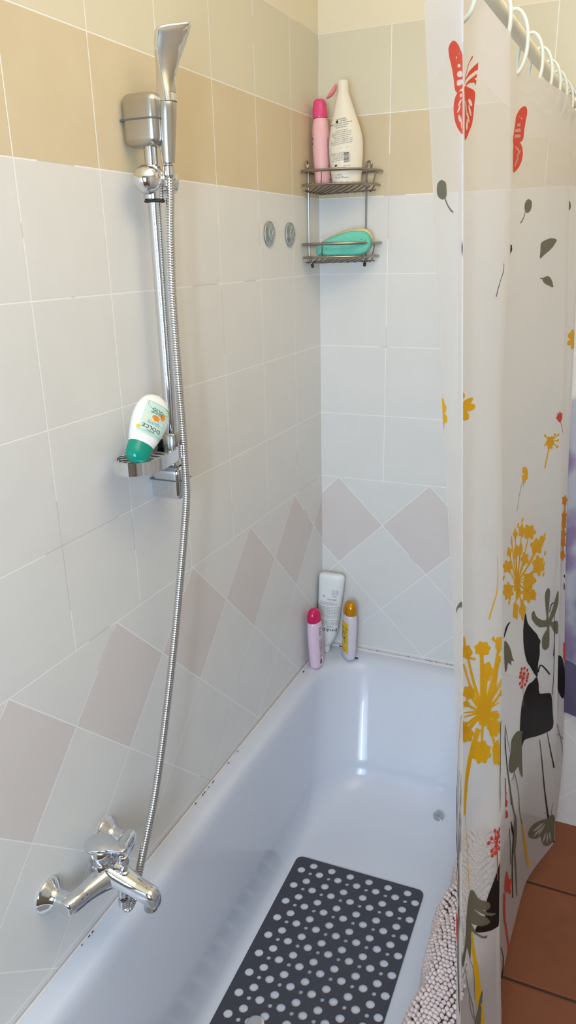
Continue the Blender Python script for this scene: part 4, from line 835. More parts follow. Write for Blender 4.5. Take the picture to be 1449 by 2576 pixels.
,["C","Y",[4544,460,4541,446,4536,436,4529,430,4523,425,4517,422,4510,421,4504,420,4498,418,4491,418,4483,420,4474,424,4465,432,4455,445,4447,460,4441,477,4437,495,4435,513,4436,529,4440,542,4445,552,4451,558,4457,563,4463,566,4469,568,4476,569,4482,570,4489,570,4497,569,4506,565,4515,557,4524,546,4533,531,4539,514,4543,494,4545,476]]
,["C","Y",[4528,120,4553,137,4589,163,4623,192,4654,223,4682,258,4702,282,4678,300,4657,277,4627,244,4596,214,4561,188,4524,164,4498,148]]
,["C","Y",[4776,240,4787,222,4799,200,4798,184,4781,184,4756,196,4734,211,4719,217,4707,216,4691,214,4672,221,4654,238,4642,259,4637,278,4631,292,4618,306,4599,324,4585,345,4582,360,4594,366,4610,364,4623,362,4627,370,4628,384,4635,395,4650,393,4670,378,4688,357,4703,340,4717,331,4737,322,4762,309,4782,290,4789,272,4783,260,4775,250]]
,["C","Y",[4522,120,4593,94,4700,57,4816,24,4947,2,5105,-11,5188,-16,5163,4,5073,10,4913,26,4792,50,4680,83,4574,120,4503,147]]
,["C","Y",[5338,-82,5366,-120,5374,-150,5348,-154,5306,-138,5276,-128,5264,-141,5251,-164,5221,-167,5182,-140,5149,-102,5123,-76,5084,-62,5021,-46,4959,-16,4947,13,4968,32,4982,48,4954,74,4914,112,4905,140,4940,142,5009,124,5057,114,5074,126,5092,147,5128,150,5170,126,5201,90,5224,64,5255,52,5297,38,5333,12,5341,-18,5328,-40,5320,-56]]
,["C","Y",[4526,128,4494,176,4449,243,4407,306,4370,364,4335,420,4310,458,4288,466,4312,429,4346,374,4383,316,4425,253,4469,186,4499,139]]
,["C","Y",[4420,384,4421,370,4402,373,4379,383,4368,384,4367,370,4361,358,4343,364,4319,384,4299,407,4283,420,4261,426,4232,438,4209,457,4205,474,4210,486,4205,498,4181,518,4155,540,4154,554,4181,550,4210,540,4224,539,4225,552,4232,563,4253,558,4279,538,4299,517,4315,505,4335,498,4361,488,4380,470,4383,452,4379,440,4383,428,4402,408]]
,["C","Y",[4517,122,4557,98,4617,61,4676,27,4730,-2,4783,-29,4824,-47,4814,-30,4774,-10,4721,17,4667,46,4609,81,4550,118,4509,144]]
,["C","Y",[5119,-165,5116,-184,5075,-183,5015,-170,4966,-162,4947,-168,4934,-182,4905,-189,4863,-174,4822,-144,4791,-108,4769,-82,4745,-62,4711,-41,4675,-13,4651,17,4648,38,4662,48,4678,52,4679,64,4668,88,4659,116,4666,129,4693,120,4730,96,4764,70,4790,55,4816,50,4852,44,4899,25,4943,-4,4966,-34,4972,-58,4986,-77,5031,-102,5085,-134]]
,["C","Y",[4503,147,4474,157,4433,171,4394,184,4359,192,4327,198,4304,202,4321,184,4345,177,4377,170,4412,160,4451,146,4493,131,4523,120]]
,["C","Y",[4420,116,4440,82,4437,66,4410,78,4386,92,4381,81,4378,58,4360,59,4334,88,4313,118,4295,127,4267,132,4239,151,4229,177,4231,198,4218,216,4183,243,4157,271,4172,281,4203,276,4212,283,4198,310,4197,333,4224,324,4258,298,4278,286,4292,294,4313,298,4335,276,4349,246,4361,224,4384,210,4414,188,4426,164,4414,150,4406,140]]
,["C","Y",[4503,134,4541,92,4595,30,4648,-31,4696,-87,4743,-142,4779,-182,4800,-187,4765,-148,4717,-92,4668,-34,4614,28,4560,90,4523,132]]
,["C","Y",[5006,-292,4975,-297,5013,-331,5044,-368,5001,-369,4920,-334,4875,-310,4857,-319,4832,-328,4794,-307,4763,-264,4742,-232,4713,-213,4672,-189,4646,-158,4650,-136,4662,-124,4648,-100,4615,-60,4606,-32,4634,-40,4669,-58,4678,-52,4674,-23,4689,-13,4725,-41,4761,-80,4787,-96,4820,-98,4865,-114,4897,-148,4903,-180,4921,-202,4989,-234,5063,-270,5063,-293]]
,["C","Y",[4504,133,4561,73,4644,-15,4728,-102,4811,-184,4904,-264,4992,-321,5027,-324,4932,-267,4834,-186,4748,-103,4661,-15,4577,74,4521,134]]
,["C","Y",[5118,-365,5107,-369,5101,-374,5101,-383,5101,-395,5098,-406,5085,-410,5065,-406,5040,-394,5016,-379,4994,-365,4976,-354,4957,-346,4934,-336,4912,-323,4895,-307,4887,-292,4890,-282,4899,-276,4910,-273,4916,-268,4916,-260,4916,-248,4920,-238,4932,-234,4953,-240,4978,-252,5005,-266,5025,-280,5042,-290,5061,-298,5083,-306,5105,-319,5122,-333,5130,-348,5127,-358]]
,["C","Y",[4497,144,4502,127,4508,104,4514,81,4519,59,4524,36,4528,20,4550,4,4548,19,4545,40,4541,62,4536,85,4532,107,4529,123]]
,["C","Y",[4611,-44,4608,-57,4601,-64,4591,-67,4581,-66,4572,-64,4564,-63,4557,-64,4549,-66,4540,-67,4528,-64,4516,-54,4504,-40,4495,-22,4490,-3,4488,14,4489,28,4490,39,4490,50,4489,62,4487,76,4486,92,4488,105,4493,114,4503,118,4514,113,4527,102,4538,88,4547,74,4555,60,4563,48,4571,38,4581,26,4592,10,4602,-7,4609,-26]]
,["C","Y",[4497,146,4493,108,4488,56,4483,2,4478,-52,4475,-107,4472,-146,4495,-165,4499,-127,4504,-74,4510,-20,4517,32,4524,84,4529,121]]
,["C","Y",[4542,-204,4536,-214,4535,-227,4536,-246,4537,-267,4533,-284,4523,-290,4510,-281,4496,-262,4484,-242,4475,-227,4465,-216,4454,-208,4440,-197,4427,-179,4418,-157,4415,-136,4419,-119,4426,-108,4431,-98,4432,-86,4431,-68,4431,-48,4435,-32,4445,-26,4458,-34,4471,-50,4483,-69,4492,-84,4501,-94,4513,-102,4527,-113,4540,-130,4549,-153,4552,-175,4548,-192]]
,["C","Y",[4497,143,4516,91,4543,15,4568,-61,4591,-136,4613,-210,4628,-264,4653,-282,4638,-228,4618,-154,4596,-80,4572,-4,4546,72,4528,124]]
,["C","Y",[4735,-346,4727,-363,4714,-369,4701,-371,4692,-376,4687,-388,4682,-404,4674,-420,4661,-423,4645,-411,4630,-387,4619,-358,4611,-333,4603,-314,4592,-296,4579,-277,4565,-253,4556,-226,4555,-202,4561,-186,4573,-180,4584,-178,4593,-174,4597,-162,4602,-146,4610,-132,4623,-127,4638,-138,4652,-160,4664,-188,4672,-212,4680,-232,4691,-248,4706,-268,4722,-292,4733,-321]]
,["C","Y",[4644,746,4635,738,4624,736,4613,737,4605,743,4600,752,4600,762,4604,772,4613,780,4623,783,4634,782,4643,775,4648,766,4648,756]]
,["C","Y",[4549,744,4541,737,4531,734,4520,736,4512,741,4507,750,4507,761,4512,770,4520,778,4530,780,4541,779,4549,773,4554,764,4554,754]]
,["C","Y",[5377,276,5366,267,5353,262,5339,264,5327,270,5320,280,5320,293,5326,304,5336,313,5350,318,5364,316,5376,310,5382,300,5383,288]]
,["C","Y",[5405,38,5394,30,5380,26,5366,28,5355,34,5348,45,5348,58,5353,69,5364,78,5378,82,5392,80,5403,74,5410,63,5411,50]]
,["C","Y",[5379,-92,5368,-100,5354,-104,5340,-102,5328,-95,5321,-84,5321,-71,5326,-60,5338,-51,5352,-47,5366,-49,5377,-56,5384,-67,5385,-80]]
,["C","Y",[5368,-216,5357,-224,5343,-228,5329,-226,5317,-218,5310,-208,5310,-194,5316,-183,5327,-174,5341,-170,5355,-173,5367,-180,5374,-191,5374,-204]]
,["C","Y",[4222,389,4212,384,4198,382,4184,386,4173,393,4166,402,4167,412,4173,420,4185,426,4199,427,4212,424,4222,417,4228,408,4228,398]]
,["C","Y",[4359,36,4351,30,4339,29,4328,33,4319,41,4314,51,4314,62,4319,70,4328,76,4339,76,4351,73,4359,65,4364,55,4364,44]]
,["C","Y",[4605,39,4598,28,4581,31,4566,37,4559,34,4558,20,4555,2,4545,-4,4529,8,4514,32,4503,54,4494,67,4481,74,4462,84,4445,101,4437,120,4441,136,4451,144,4455,151,4450,166,4441,188,4437,209,4444,217,4461,208,4480,191,4493,178,4502,178,4512,184,4527,184,4543,173,4554,151,4557,130,4558,114,4565,100,4581,82,4598,60]]
,["D","O",[7980,232,7963,222,7846,228,7791,230,7780,222,7783,208,7764,196,7712,196,7649,210,7597,229,7559,244,7523,252,7474,256,7414,266,7365,280,7349,296,7364,308,7384,316,7381,326,7350,342,7316,360,7314,374,7354,377,7415,367,7469,356,7504,352,7531,356,7568,360,7620,357,7673,344,7709,324,7726,308,7746,295,7798,282,7897,264,7980,244]]
,["D","O",[7899,26,7828,27,7807,22,7826,7,7848,-12,7825,-22,7759,-18,7686,-2,7629,16,7590,26,7551,28,7501,30,7445,38,7401,54,7387,72,7393,85,7394,96,7367,108,7319,126,7281,146,7286,158,7335,158,7396,150,7441,144,7463,146,7481,156,7512,163,7561,158,7612,142,7650,122,7676,106,7712,96,7778,84,7877,66,7980,44,7980,30]]
,["D","O",[7776,-64,7790,-76,7836,-95,7869,-116,7837,-124,7760,-116,7685,-100,7632,-88,7597,-84,7563,-88,7515,-88,7462,-79,7422,-62,7404,-43,7398,-28,7378,-16,7332,-2,7272,16,7234,34,7250,45,7304,44,7359,40,7388,40,7395,50,7403,64,7432,71,7482,64,7534,46,7575,28,7608,14,7652,7,7717,-2,7795,-18,7851,-36,7846,-50,7803,-58]]
,["D","O",[7980,-232,7924,-238,7825,-234,7755,-228,7726,-229,7721,-240,7710,-254,7672,-259,7616,-250,7562,-230,7522,-212,7489,-200,7447,-192,7387,-184,7327,-168,7294,-152,7301,-138,7330,-130,7345,-122,7329,-110,7294,-91,7277,-72,7303,-66,7362,-72,7424,-86,7468,-97,7499,-98,7534,-94,7582,-94,7638,-106,7680,-124,7699,-143,7709,-158,7738,-170,7805,-187,7903,-210]]
,["D","O",[7812,-335,7880,-358,7914,-378,7860,-382,7774,-372,7703,-360,7660,-354,7635,-358,7605,-366,7561,-367,7510,-356,7470,-336,7448,-317,7429,-303,7394,-292,7336,-278,7275,-260,7247,-242,7270,-232,7319,-232,7357,-231,7365,-223,7355,-208,7356,-192,7388,-187,7443,-196,7499,-215,7542,-232,7578,-240,7625,-243,7688,-250,7754,-265,7792,-283,7787,-298,7766,-308,7769,-319]]
,["D","O",[7854,-516,7872,-533,7816,-536,7741,-529,7686,-522,7660,-524,7649,-536,7626,-546,7583,-546,7532,-532,7489,-512,7460,-494,7430,-482,7384,-474,7321,-461,7265,-444,7246,-426,7271,-416,7309,-412,7325,-406,7310,-392,7285,-372,7285,-357,7325,-356,7386,-367,7442,-384,7481,-394,7515,-396,7557,-394,7612,-400,7664,-414,7693,-434,7696,-450,7698,-462,7726,-476,7786,-494]]
,["D","O",[7528,270,7545,216,7567,136,7574,50,7551,-44,7513,-146,7484,-242,7471,-332,7467,-416,7466,-474,7588,-500,7590,-442,7594,-357,7610,-268,7642,-173,7684,-70,7711,24,7702,112,7676,192,7656,247]]
,["B","Y",[2790,1071,2793,1030,2799,972,2801,916,2797,864,2789,816,2773,772,2744,734,2710,703,2680,672,2653,638,2630,606,2613,584,2646,572,2661,594,2683,627,2708,661,2737,693,2771,726,2799,764,2813,809,2819,860,2819,912,2814,970,2805,1028,2799,1070]]
,["A","G",[476,965,464,968,470,986,498,1008,555,1038,630,1070,702,1098,771,1118,847,1134,917,1138,980,1131,980,1117,953,1105,827,1090,707,1067,616,1041,554,1012,506,982]]
,["D","K",[7694,-762,7826,-794,7833,-836,7699,-804]]
,["D","G",[7685,-874,7850,-937,7864,-1022,7675,-971]]
,["C","G",[5487,-452,5516,-468,5543,-499,5560,-536,5561,-578,5552,-625,5544,-680,5533,-754,5522,-837,5527,-888,5563,-882,5616,-846,5667,-807,5704,-775,5735,-741,5768,-713,5809,-686,5855,-664,5895,-666,5926,-708,5943,-774,5931,-833,5889,-874,5836,-910,5784,-940,5718,-959,5654,-974,5632,-993,5686,-1022,5794,-1058,5906,-1106,5968,-1173,5980,-1246,5945,-1288,5887,-1288,5819,-1260,5756,-1216,5687,-1142,5620,-1054,5575,-1009,5564,-1042,5572,-1116,5577,-1186,5578,-1236,5577,-1280,5566,-1308,5539,-1318,5502,-1313,5465,-1298,5427,-1272,5389,-1237,5361,-1196,5346,-1147,5341,-1093,5354,-1050,5405,-1028,5473,-1017,5499,-996,5446,-958,5351,-908,5259,-854,5179,-790,5095,-722,5012,-658,4950,-602,4919,-556,4911,-525,4930,-510,4976,-508,5029,-520,5063,-549,5094,-592,5133,-636,5181,-678,5235,-722,5289,-764,5351,-809,5416,-851,5459,-864,5466,-828,5450,-763,5434,-695,5419,-624,5403,-550,5401,-495,5421,-464,5455,-452]]
,["C","K",[5569,-826,5581,-804,5599,-774,5621,-754,5650,-756,5686,-766,5715,-774,5695,-751,5667,-744,5627,-734,5594,-735,5573,-757,5557,-789,5547,-812]]
,["C","K",[5716,-941,5729,-1000,5747,-1086,5757,-1184,5749,-1306,5733,-1442,5720,-1538,5743,-1550,5755,-1453,5771,-1318,5779,-1195,5768,-1096,5748,-1008,5734,-949]]
,["C","K",[5742,-1212,5746,-1372,5749,-1598,5747,-1797,5736,-1937,5720,-2047,5710,-2122,5727,-2132,5739,-2058,5757,-1949,5770,-1810,5775,-1610,5773,-1384,5770,-1226]]
,["C","K",[4719,-369,4737,-406,4758,-475,4789,-548,4837,-614,4904,-683,4990,-753,5084,-820,5157,-882,5210,-941,5241,-994,5259,-1044,5272,-1094,5282,-1146,5287,-1199,5287,-1245,5279,-1280,5265,-1307,5250,-1334,5243,-1374,5234,-1414,5199,-1416,5106,-1354,4943,-1243,4834,-1127,4775,-1026,4736,-928,4708,-841,4689,-766,4678,-698,4672,-637,4669,-582,4670,-532,4675,-486,4686,-434,4701,-386]]
,["C","K",[5260,-1011,5302,-1065,5294,-1086,5280,-1116,5270,-1176,5254,-1246,5241,-1315,5239,-1386,5239,-1456,5237,-1506,5233,-1530,5225,-1534,5205,-1519,5168,-1480,5114,-1421,5042,-1347,4940,-1252,4855,-1142,4794,-1037,4755,-941,4727,-850,4705,-768,4687,-694,4674,-627,4670,-582,4666,-550,4671,-538,4713,-576,4845,-704,5108,-883]]
,["C","K",[5272,-1498,5281,-1481,5295,-1458,5310,-1443,5322,-1439,5328,-1440,5336,-1445,5357,-1464,5388,-1496,5427,-1541,5482,-1608,5546,-1688,5592,-1746,5633,-1756,5584,-1698,5518,-1617,5460,-1548,5417,-1500,5380,-1461,5345,-1430,5309,-1409,5285,-1404,5268,-1409,5252,-1425,5238,-1449,5228,-1466]]
,["C","K",[5205,-1519,5234,-1556,5255,-1607,5273,-1661,5281,-1715,5285,-1772,5308,-1827,5366,-1877,5441,-1924,5512,-1969,5572,-2008,5629,-2046,5677,-2102,5709,-2193,5729,-2302,5744,-2408,5772,-2514,5794,-2616,5766,-2674,5674,-2668,5557,-2620,5438,-2558,5303,-2480,5137,-2380,4944,-2276,4845,-2199,4794,-2154,4757,-2124,4726,-2122,4705,-2136,4685,-2124,4663,-2060,4642,-1972,4628,-1888,4624,-1818,4626,-1750,4631,-1688,4637,-1628,4646,-1570,4659,-1522,4678,-1484,4702,-1454,4730,-1432,4764,-1418,4803,-1414,4849,-1420,4904,-1441,4975,-1472,5054,-1496,5115,-1503,5165,-1504]]
,["C","K",[4371,-183,4357,-173,4328,-160,4300,-151,4277,-150,4255,-154,4235,-164,4218,-184,4205,-210,4197,-229,4199,-236,4206,-238,4217,-236,4228,-232,4243,-226,4258,-218,4276,-208,4295,-196,4314,-186,4338,-184,4362,-186]]
,["C","G",[4214,-286,4233,-282,4261,-312,4289,-350,4317,-391,4346,-441,4371,-492,4392,-547,4410,-603,4426,-650,4443,-686,4457,-714,4461,-725,4444,-708,4416,-676,4396,-658,4394,-672,4399,-701,4397,-712,4376,-683,4346,-638,4321,-609,4309,-616,4303,-638,4295,-656,4281,-664,4266,-668,4252,-656,4240,-628,4230,-585,4222,-530,4214,-445,4209,-348]]
,["B","Y",[2570,-226,2519,-136,2450,-10,2386,111,2331,225,2279,336,2240,414,2195,422,2232,346,2282,235,2334,120,2395,0,2460,-124,2505,-213]]
,["B","Y",[2338,384,2337,374,2325,368,2308,366,2294,365,2285,360,2276,352,2262,347,2241,349,2218,358,2198,370,2180,380,2160,388,2132,396,2099,408,2072,421,2065,434,2076,442,2088,449,2091,457,2085,468,2082,480,2094,488,2122,488,2153,482,2179,476,2199,472,2218,472,2239,470,2262,466,2280,455,2291,442,2297,430,2303,420,2315,410,2329,397]]
,["B","Y",[2572,-232,2565,-154,2557,-42,2549,67,2541,174,2535,281,2529,355,2494,366,2494,294,2495,190,2497,84,2499,-22,2502,-131,2503,-207]]
,["B","Y",[2665,313,2642,310,2630,304,2634,290,2633,277,2610,276,2578,288,2554,294,2535,292,2512,290,2486,300,2466,317,2451,331,2428,340,2397,352,2379,366,2383,378,2391,388,2382,400,2365,416,2366,428,2390,429,2417,425,2430,430,2438,440,2458,443,2486,432,2511,418,2532,410,2560,407,2589,398,2606,382,2610,368,2620,355,2647,340,2670,324]]
,["B","Y",[2572,-234,2578,-187,2588,-120,2597,-53,2604,15,2610,82,2613,130,2576,143,2567,98,2556,33,2544,-32,2530,-96,2515,-160,2503,-205]]
,["B","Y",[2732,92,2725,78,2707,72,2688,69,2675,64,2667,54,2657,42,2640,36,2617,42,2595,55,2577,70,2561,81,2543,89,2521,98,2501,111,2489,128,2487,144,2493,158,2497,169,2494,182,2489,199,2489,215,2499,225,2518,226,2540,220,2559,214,2576,214,2593,216,2615,215,2637,207,2656,190,2667,173,2674,156,2686,142,2703,127,2722,110]]
,["B","Y",[2571,-237,2613,-170,2676,-76,2739,20,2796,118,2855,216,2903,284,2837,305,2791,238,2735,142,2678,46,2615,-47,2550,-139,2505,-202]]
,["B","Y",[2980,268,2980,254,2980,240,2980,230,2980,225,2963,223,2940,220,2920,214,2896,211,2870,216,2847,227,2830,242,2817,254,2803,264,2785,273,2768,284,2757,298,2756,312,2764,323,2772,332,2776,342,2775,354,2777,368,2786,377,2804,378,2825,372,2846,363,2865,357,2887,356,2916,352,2954,342,2980,328,2980,314,2980,300,2980,289,2980,279]]
,["B","Y",[2570,-238,2614,-190,2680,-121,2747,-50,2809,22,2874,95,2932,144,2858,168,2807,120,2746,48,2687,-22,2620,-90,2553,-156,2505,-202]]
,["B","Y",[2942,144,2942,139,2942,134,2941,129,2937,124,2931,120,2923,118,2913,119,2902,122,2893,125,2884,130,2878,134,2871,138,2866,143,2859,147,2853,152,2848,158,2844,164,2842,170,2843,176,2846,180,2851,183,2857,184,2864,186,2870,186,2876,186,2883,187,2890,187,2899,186,2910,184,2920,179,2930,173,2937,166,2941,160,2942,154,2942,148]]
,["B","Y",[2563,-218,2520,-178,2461,-124,2407,-72,2361,-24,2317,23,2285,56,2249,58,2278,26,2319,-22,2364,-72,2417,-126,2473,-182,2512,-222]]
,["B","Y",[2388,17,2374,12,2367,6,2369,-6,2368,-20,2354,-24,2330,-18,2306,-8,2287,-3,2268,-4,2243,-1,2217,8,2199,24,2188,39,2173,50,2145,64,2112,79,2099,94,2114,101,2137,104,2147,111,2145,122,2147,134,2167,138,2198,131,2227,121,2248,116,2267,116,2291,115,2314,106,2329,91,2338,76,2349,66,2369,54,2389,40,2396,26]]
,["B","Y",[2551,-208,2501,-180,2432,-141,2368,-104,2313,-72,2260,-41,2219,-19,2194,-26,2233,-50,2287,-84,2343,-119,2409,-159,2477,-201,2524,-231]]
,["B","Y",[2285,-48,2277,-50,2269,-52,2264,-54,2261,-58,2258,-63,2249,-64,2235,-62,2220,-56,2207,-50,2195,-45,2181,-41,2164,-36,2146,-30,2133,-22,2130,-16,2131,-10,2131,-6,2126,1,2117,8,2114,15,2122,18,2138,17,2156,14,2171,10,2182,10,2193,10,2207,10,2222,5,2234,-2,2243,-10,2249,-16,2258,-22,2269,-28,2280,-35,2287,-42]]
,["B","Y",[2513,-198,2468,-208,2403,-220,2341,-236,2288,-254,2238,-272,2201,-286,2241,-309,2279,-298,2331,-282,2384,-268,2446,-256,2514,-248,2563,-242]]
,["B","Y",[2369,-352,2354,-357,2337,-361,2331,-370,2331,-384,2322,-396,2300,-394,2271,-381,2245,-368,2222,-363,2194,-360,2159,-352,2128,-334,2110,-315,2098,-299,2071,-284,2020,-263,2020,-252,2020,-238,2020,-227,2057,-226,2070,-220,2071,-206,2088,-196,2126,-201,2166,-214,2196,-228,2220,-233,2247,-235,2276,-242,2298,-257,2309,-275,2316,-290,2330,-304,2353,-320,2370,-338]]
,["B","Y",[2520,-198,2465,-196,2386,-192,2309,-191,2240,-193,2171,-196,2114,-197,2154,-222,2209,-223,2276,-223,2342,-224,2417,-229,2498,-236,2555,-242]]
,["B","Y",[2234,-242,2241,-254,2246,-267,2243,-278,2229,-282,2210,-279,2189,-274,2173,-271,2156,-272,2136,-273,2109,-268,2079,-256,2055,-240,2037,-225,2020,-213,2020,-207,2020,-200,2020,-190,2020,-179,2020,-168,2020,-160,2020,-153,2020,-144,2023,-134,2047,-129,2078,-131,2110,-140,2135,-152,2154,-163,2173,-170,2193,-176,2215,-184,2231,-196,2238,-210,2237,-222,2234,-232]]
,["B","Y",[2503,-206,2500,-252,2495,-317,2491,-383,2488,-450,2485,-518,2485,-566,2521,-582,2527,-536,2535,-470,2543,-406,2553,-342,2564,-278,2572,-234]]
,["B","Y",[2662,-642,2687,-672,2694,-696,2659,-694,2623,-686,2611,-700,2600,-719,2568,-712,2532,-684,2504,-670,2474,-670,2439,-659,2418,-630,2406,-605,2378,-586,2338,-564,2326,-540,2345,-525,2348,-510,2324,-482,2318,-458,2351,-458,2386,-466,2396,-452,2407,-434,2438,-440,2474,-465,2501,-478,2532,-477,2567,-488,2588,-516,2600,-542,2630,-562,2673,-586,2685,-610,2665,-625]]
,["B","Y",[2512,-222,2544,-250,2589,-292,2632,-332,2669,-370,2704,-408,2732,-436,2772,-442,2749,-414,2715,-374,2678,-334,2636,-290,2592,-248,2563,-218]]
,["B","Y",[2935,-502,2974,-529,2980,-549,2951,-554,2888,-540,2855,-534,2840,-545,2818,-554,2784,-544,2753,-522,2730,-505,2704,-498,2673,-490,2651,-472,2646,-452,2643,-434,2627,-418,2604,-398,2598,-379,2614,-371,2633,-368,2637,-355,2635,-336,2647,-326,2676,-335,2704,-349,2725,-352,2749,-348,2781,-354,2809,-376,2828,-398,2853,-415,2902,-434,2960,-460,2971,-481,2939,-489]]
,["B","Y",[2506,-214,2547,-278,2605,-369,2662,-462,2713,-553,2763,-645,2803,-712,2860,-728,2821,-662,2770,-568,2719,-476,2663,-382,2607,-289,2570,-226]]
,["B","Y",[2980,-772,2980,-792,2980,-809,2980,-828,2974,-848,2958,-867,2927,-875,2890,-867,2858,-849,2833,-831,2812,-820,2791,-815,2767,-808,2746,-791,2733,-766,2729,-740,2730,-718,2728,-698,2720,-676,2711,-650,2708,-626,2717,-608,2735,-604,2755,-606,2773,-605,2787,-598,2803,-588,2826,-584,2853,-595,2879,-618,2900,-646,2919,-669,2949,-690,2980,-710,2980,-726,2980,-748]]
,["B","Y",[2532,-235,2564,-248,2611,-269,2654,-288,2692,-304,2729,-320,2756,-332,2768,-318,2741,-304,2704,-285,2665,-265,2621,-243,2574,-220,2543,-204]]
,["B","Y",[2910,-374,2891,-376,2868,-374,2856,-376,2853,-384,2847,-390,2828,-389,2802,-380,2780,-369,2763,-363,2745,-360,2724,-354,2707,-346,2697,-334,2693,-324,2686,-316,2672,-306,2658,-294,2654,-285,2664,-281,2678,-280,2685,-278,2687,-270,2691,-264,2705,-263,2725,-270,2744,-280,2761,-286,2779,-290,2803,-295,2825,-306,2838,-318,2844,-328,2854,-338,2877,-350,2903,-364]]
,["B","Y",[2562,-242,2610,-234,2683,-226,2759,-216,2832,-204,2916,-194,2980,-186,2915,-156,2848,-160,2776,-170,2709,-181,2637,-188,2564,-194,2514,-198]]
,["B","Y",[2980,-180,2980,-185,2980,-190,2980,-194,2980,-198,2980,-202,2980,-207,2980,-211,2970,-212,2957,-210,2945,-206,2935,-200,2928,-194,2922,-188,2918,-182,2915,-176,2911,-170,2908,-165,2904,-159,2902,-152,2902,-146,2904,-141,2909,-138,2916,-136,2925,-137,2935,-139,2944,-142,2954,-145,2964,-148,2976,-151,2980,-153,2980,-154,2980,-158,2980,-162,2980,-168,2980,-174]]
,["B","Y",[2582,-237,2576,-166,2569,-66,2560,38,2547,151,2533,267,2521,348,2462,366,2464,288,2468,176,2470,68,2469,-31,2465,-126,2461,-191]]
,["B","Y",[2607,-253,2654,-214,2724,-158,2790,-84,2829,26,2854,154,2869,244,2804,262,2787,174,2762,50,2725,-58,2665,-128,2597,-182,2550,-218]]
,["B","Y",[2539,-215,2476,-126,2389,-5,2311,106,2251,198,2198,282,2158,341,2108,349,2151,290,2207,206,2269,112,2349,0,2436,-122,2496,-210]]
,["B","Y",[2120,571,2134,457,2218,438,2175,560]]
,["B","Y",[2683,396,2781,322,2825,323,2714,398]]
,["B","Y",[2747,380,2744,372,2734,368,2720,368,2706,372,2692,380,2683,390,2680,399,2683,407,2692,411,2705,411,2720,407,2733,399,2743,390]]
,["B","Y",[2207,369,2388,298,2400,312,2229,390]]
,["B","Y",[2540,-208,2493,-188,2426,-161,2356,-135,2282,-112,2201,-91,2133,-75,2137,-86,2205,-105,2285,-129,2356,-154,2422,-180,2488,-210,2535,-232]]
,["B","Y",[2535,-206,2488,-192,2421,-172,2352,-154,2279,-140,2198,-125,2130,-114,2140,-126,2208,-140,2289,-158,2360,-175,2427,-195,2493,-217,2540,-234]]
,["B","Y",[2521,-203,2484,-206,2430,-210,2375,-216,2318,-224,2257,-234,2211,-240,2230,-253,2278,-250,2341,-244,2400,-238,2457,-236,2513,-236,2554,-236]]
,["B","Y",[2554,-236,2589,-234,2642,-232,2698,-232,2759,-238,2831,-247,2895,-256,2877,-242,2813,-229,2739,-216,2675,-208,2615,-204,2559,-204,2521,-203]]
,["B","Y",[2534,-232,2573,-248,2629,-272,2688,-298,2753,-331,2832,-368,2904,-400,2922,-395,2848,-361,2767,-320,2699,-284,2636,-254,2579,-226,2541,-208]]
,["B","Y",[2561,-235,2601,-206,2662,-167,2727,-130,2802,-98,2899,-72,2980,-56,2952,-43,2856,-54,2764,-78,2689,-107,2621,-142,2558,-179,2514,-205]]
,["B","Y",[2560,-236,2606,-210,2675,-176,2752,-144,2844,-119,2980,-104,2980,-66,2980,-60,2930,-84,2804,-98,2713,-120,2636,-150,2564,-182,2515,-204]]
,["B","Y",[2733,-314,2709,-323,2681,-326,2688,-348,2687,-370,2651,-360,2618,-347,2602,-359,2580,-366,2549,-344,2526,-322,2498,-318,2465,-308,2452,-283,2447,-262,2418,-244,2390,-222,2400,-206,2415,-194,2399,-172,2389,-148,2417,-146,2446,-151,2451,-133,2463,-118,2495,-133,2524,-150,2547,-146,2576,-147,2600,-172,2615,-195,2648,-207,2685,-224,2686,-247,2680,-264,2708,-288]]
,["B","Y",[2399,-303,2373,-340,2333,-393,2294,-452,2259,-514,2225,-580,2197,-648,2180,-716,2171,-784,2166,-850,2162,-920,2163,-986,2165,-1034,2204,-1050,2211,-1006,2219,-942,2230,-876,2242,-814,2257,-748,2279,-684,2309,-620,2345,-556,2382,-498,2424,-442,2467,-392,2499,-358]]
,["C","R",[4671,-1188,4650,-1019,4636,-1005,4653,-1170]]
,["C","R",[4671,-1044,4665,-1048,4655,-1044,4642,-1034,4630,-1020,4620,-1004,4615,-990,4615,-981,4621,-977,4631,-980,4644,-990,4656,-1004,4666,-1020,4672,-1034]]
,["C","R",[4671,-1189,4724,-1082,4709,-1066,4654,-1169]]
,["C","R",[4748,-1106,4741,-1110,4730,-1106,4716,-1096,4702,-1082,4692,-1066,4686,-1052,4687,-1042,4693,-1038,4704,-1042,4717,-1052,4731,-1066,4742,-1082,4748,-1096]]
,["C","R",[4670,-1190,4809,-1187,4793,-1170,4654,-1168]]
,["C","R",[4837,-1212,4830,-1215,4816,-1212,4800,-1202,4785,-1186,4773,-1170,4766,-1156,4767,-1145,4773,-1142,4786,-1144,4801,-1154,4817,-1170,4831,-1186,4838,-1201]]
,["C","R",[4669,-1189,4840,-1268,4826,-1250,4656,-1169]]
,["C","R",[4873,-1293,4864,-1296,4850,-1293,4832,-1282,4816,-1268,4803,-1250,4796,-1236,4797,-1225,4804,-1222,4817,-1225,4834,-1235,4851,-1250,4865,-1267,4873,-1282]]
,["C","R",[4667,-1188,4817,-1296,4808,-1280,4658,-1170]]
,["C","R",[4851,-1322,4843,-1326,4829,-1322,4812,-1312,4796,-1296,4784,-1280,4777,-1264,4778,-1254,4785,-1250,4797,-1254,4814,-1264,4830,-1280,4844,-1296,4851,-1312]]
,["C","R",[4661,-1182,4789,-1316,4791,-1310,4663,-1176]]
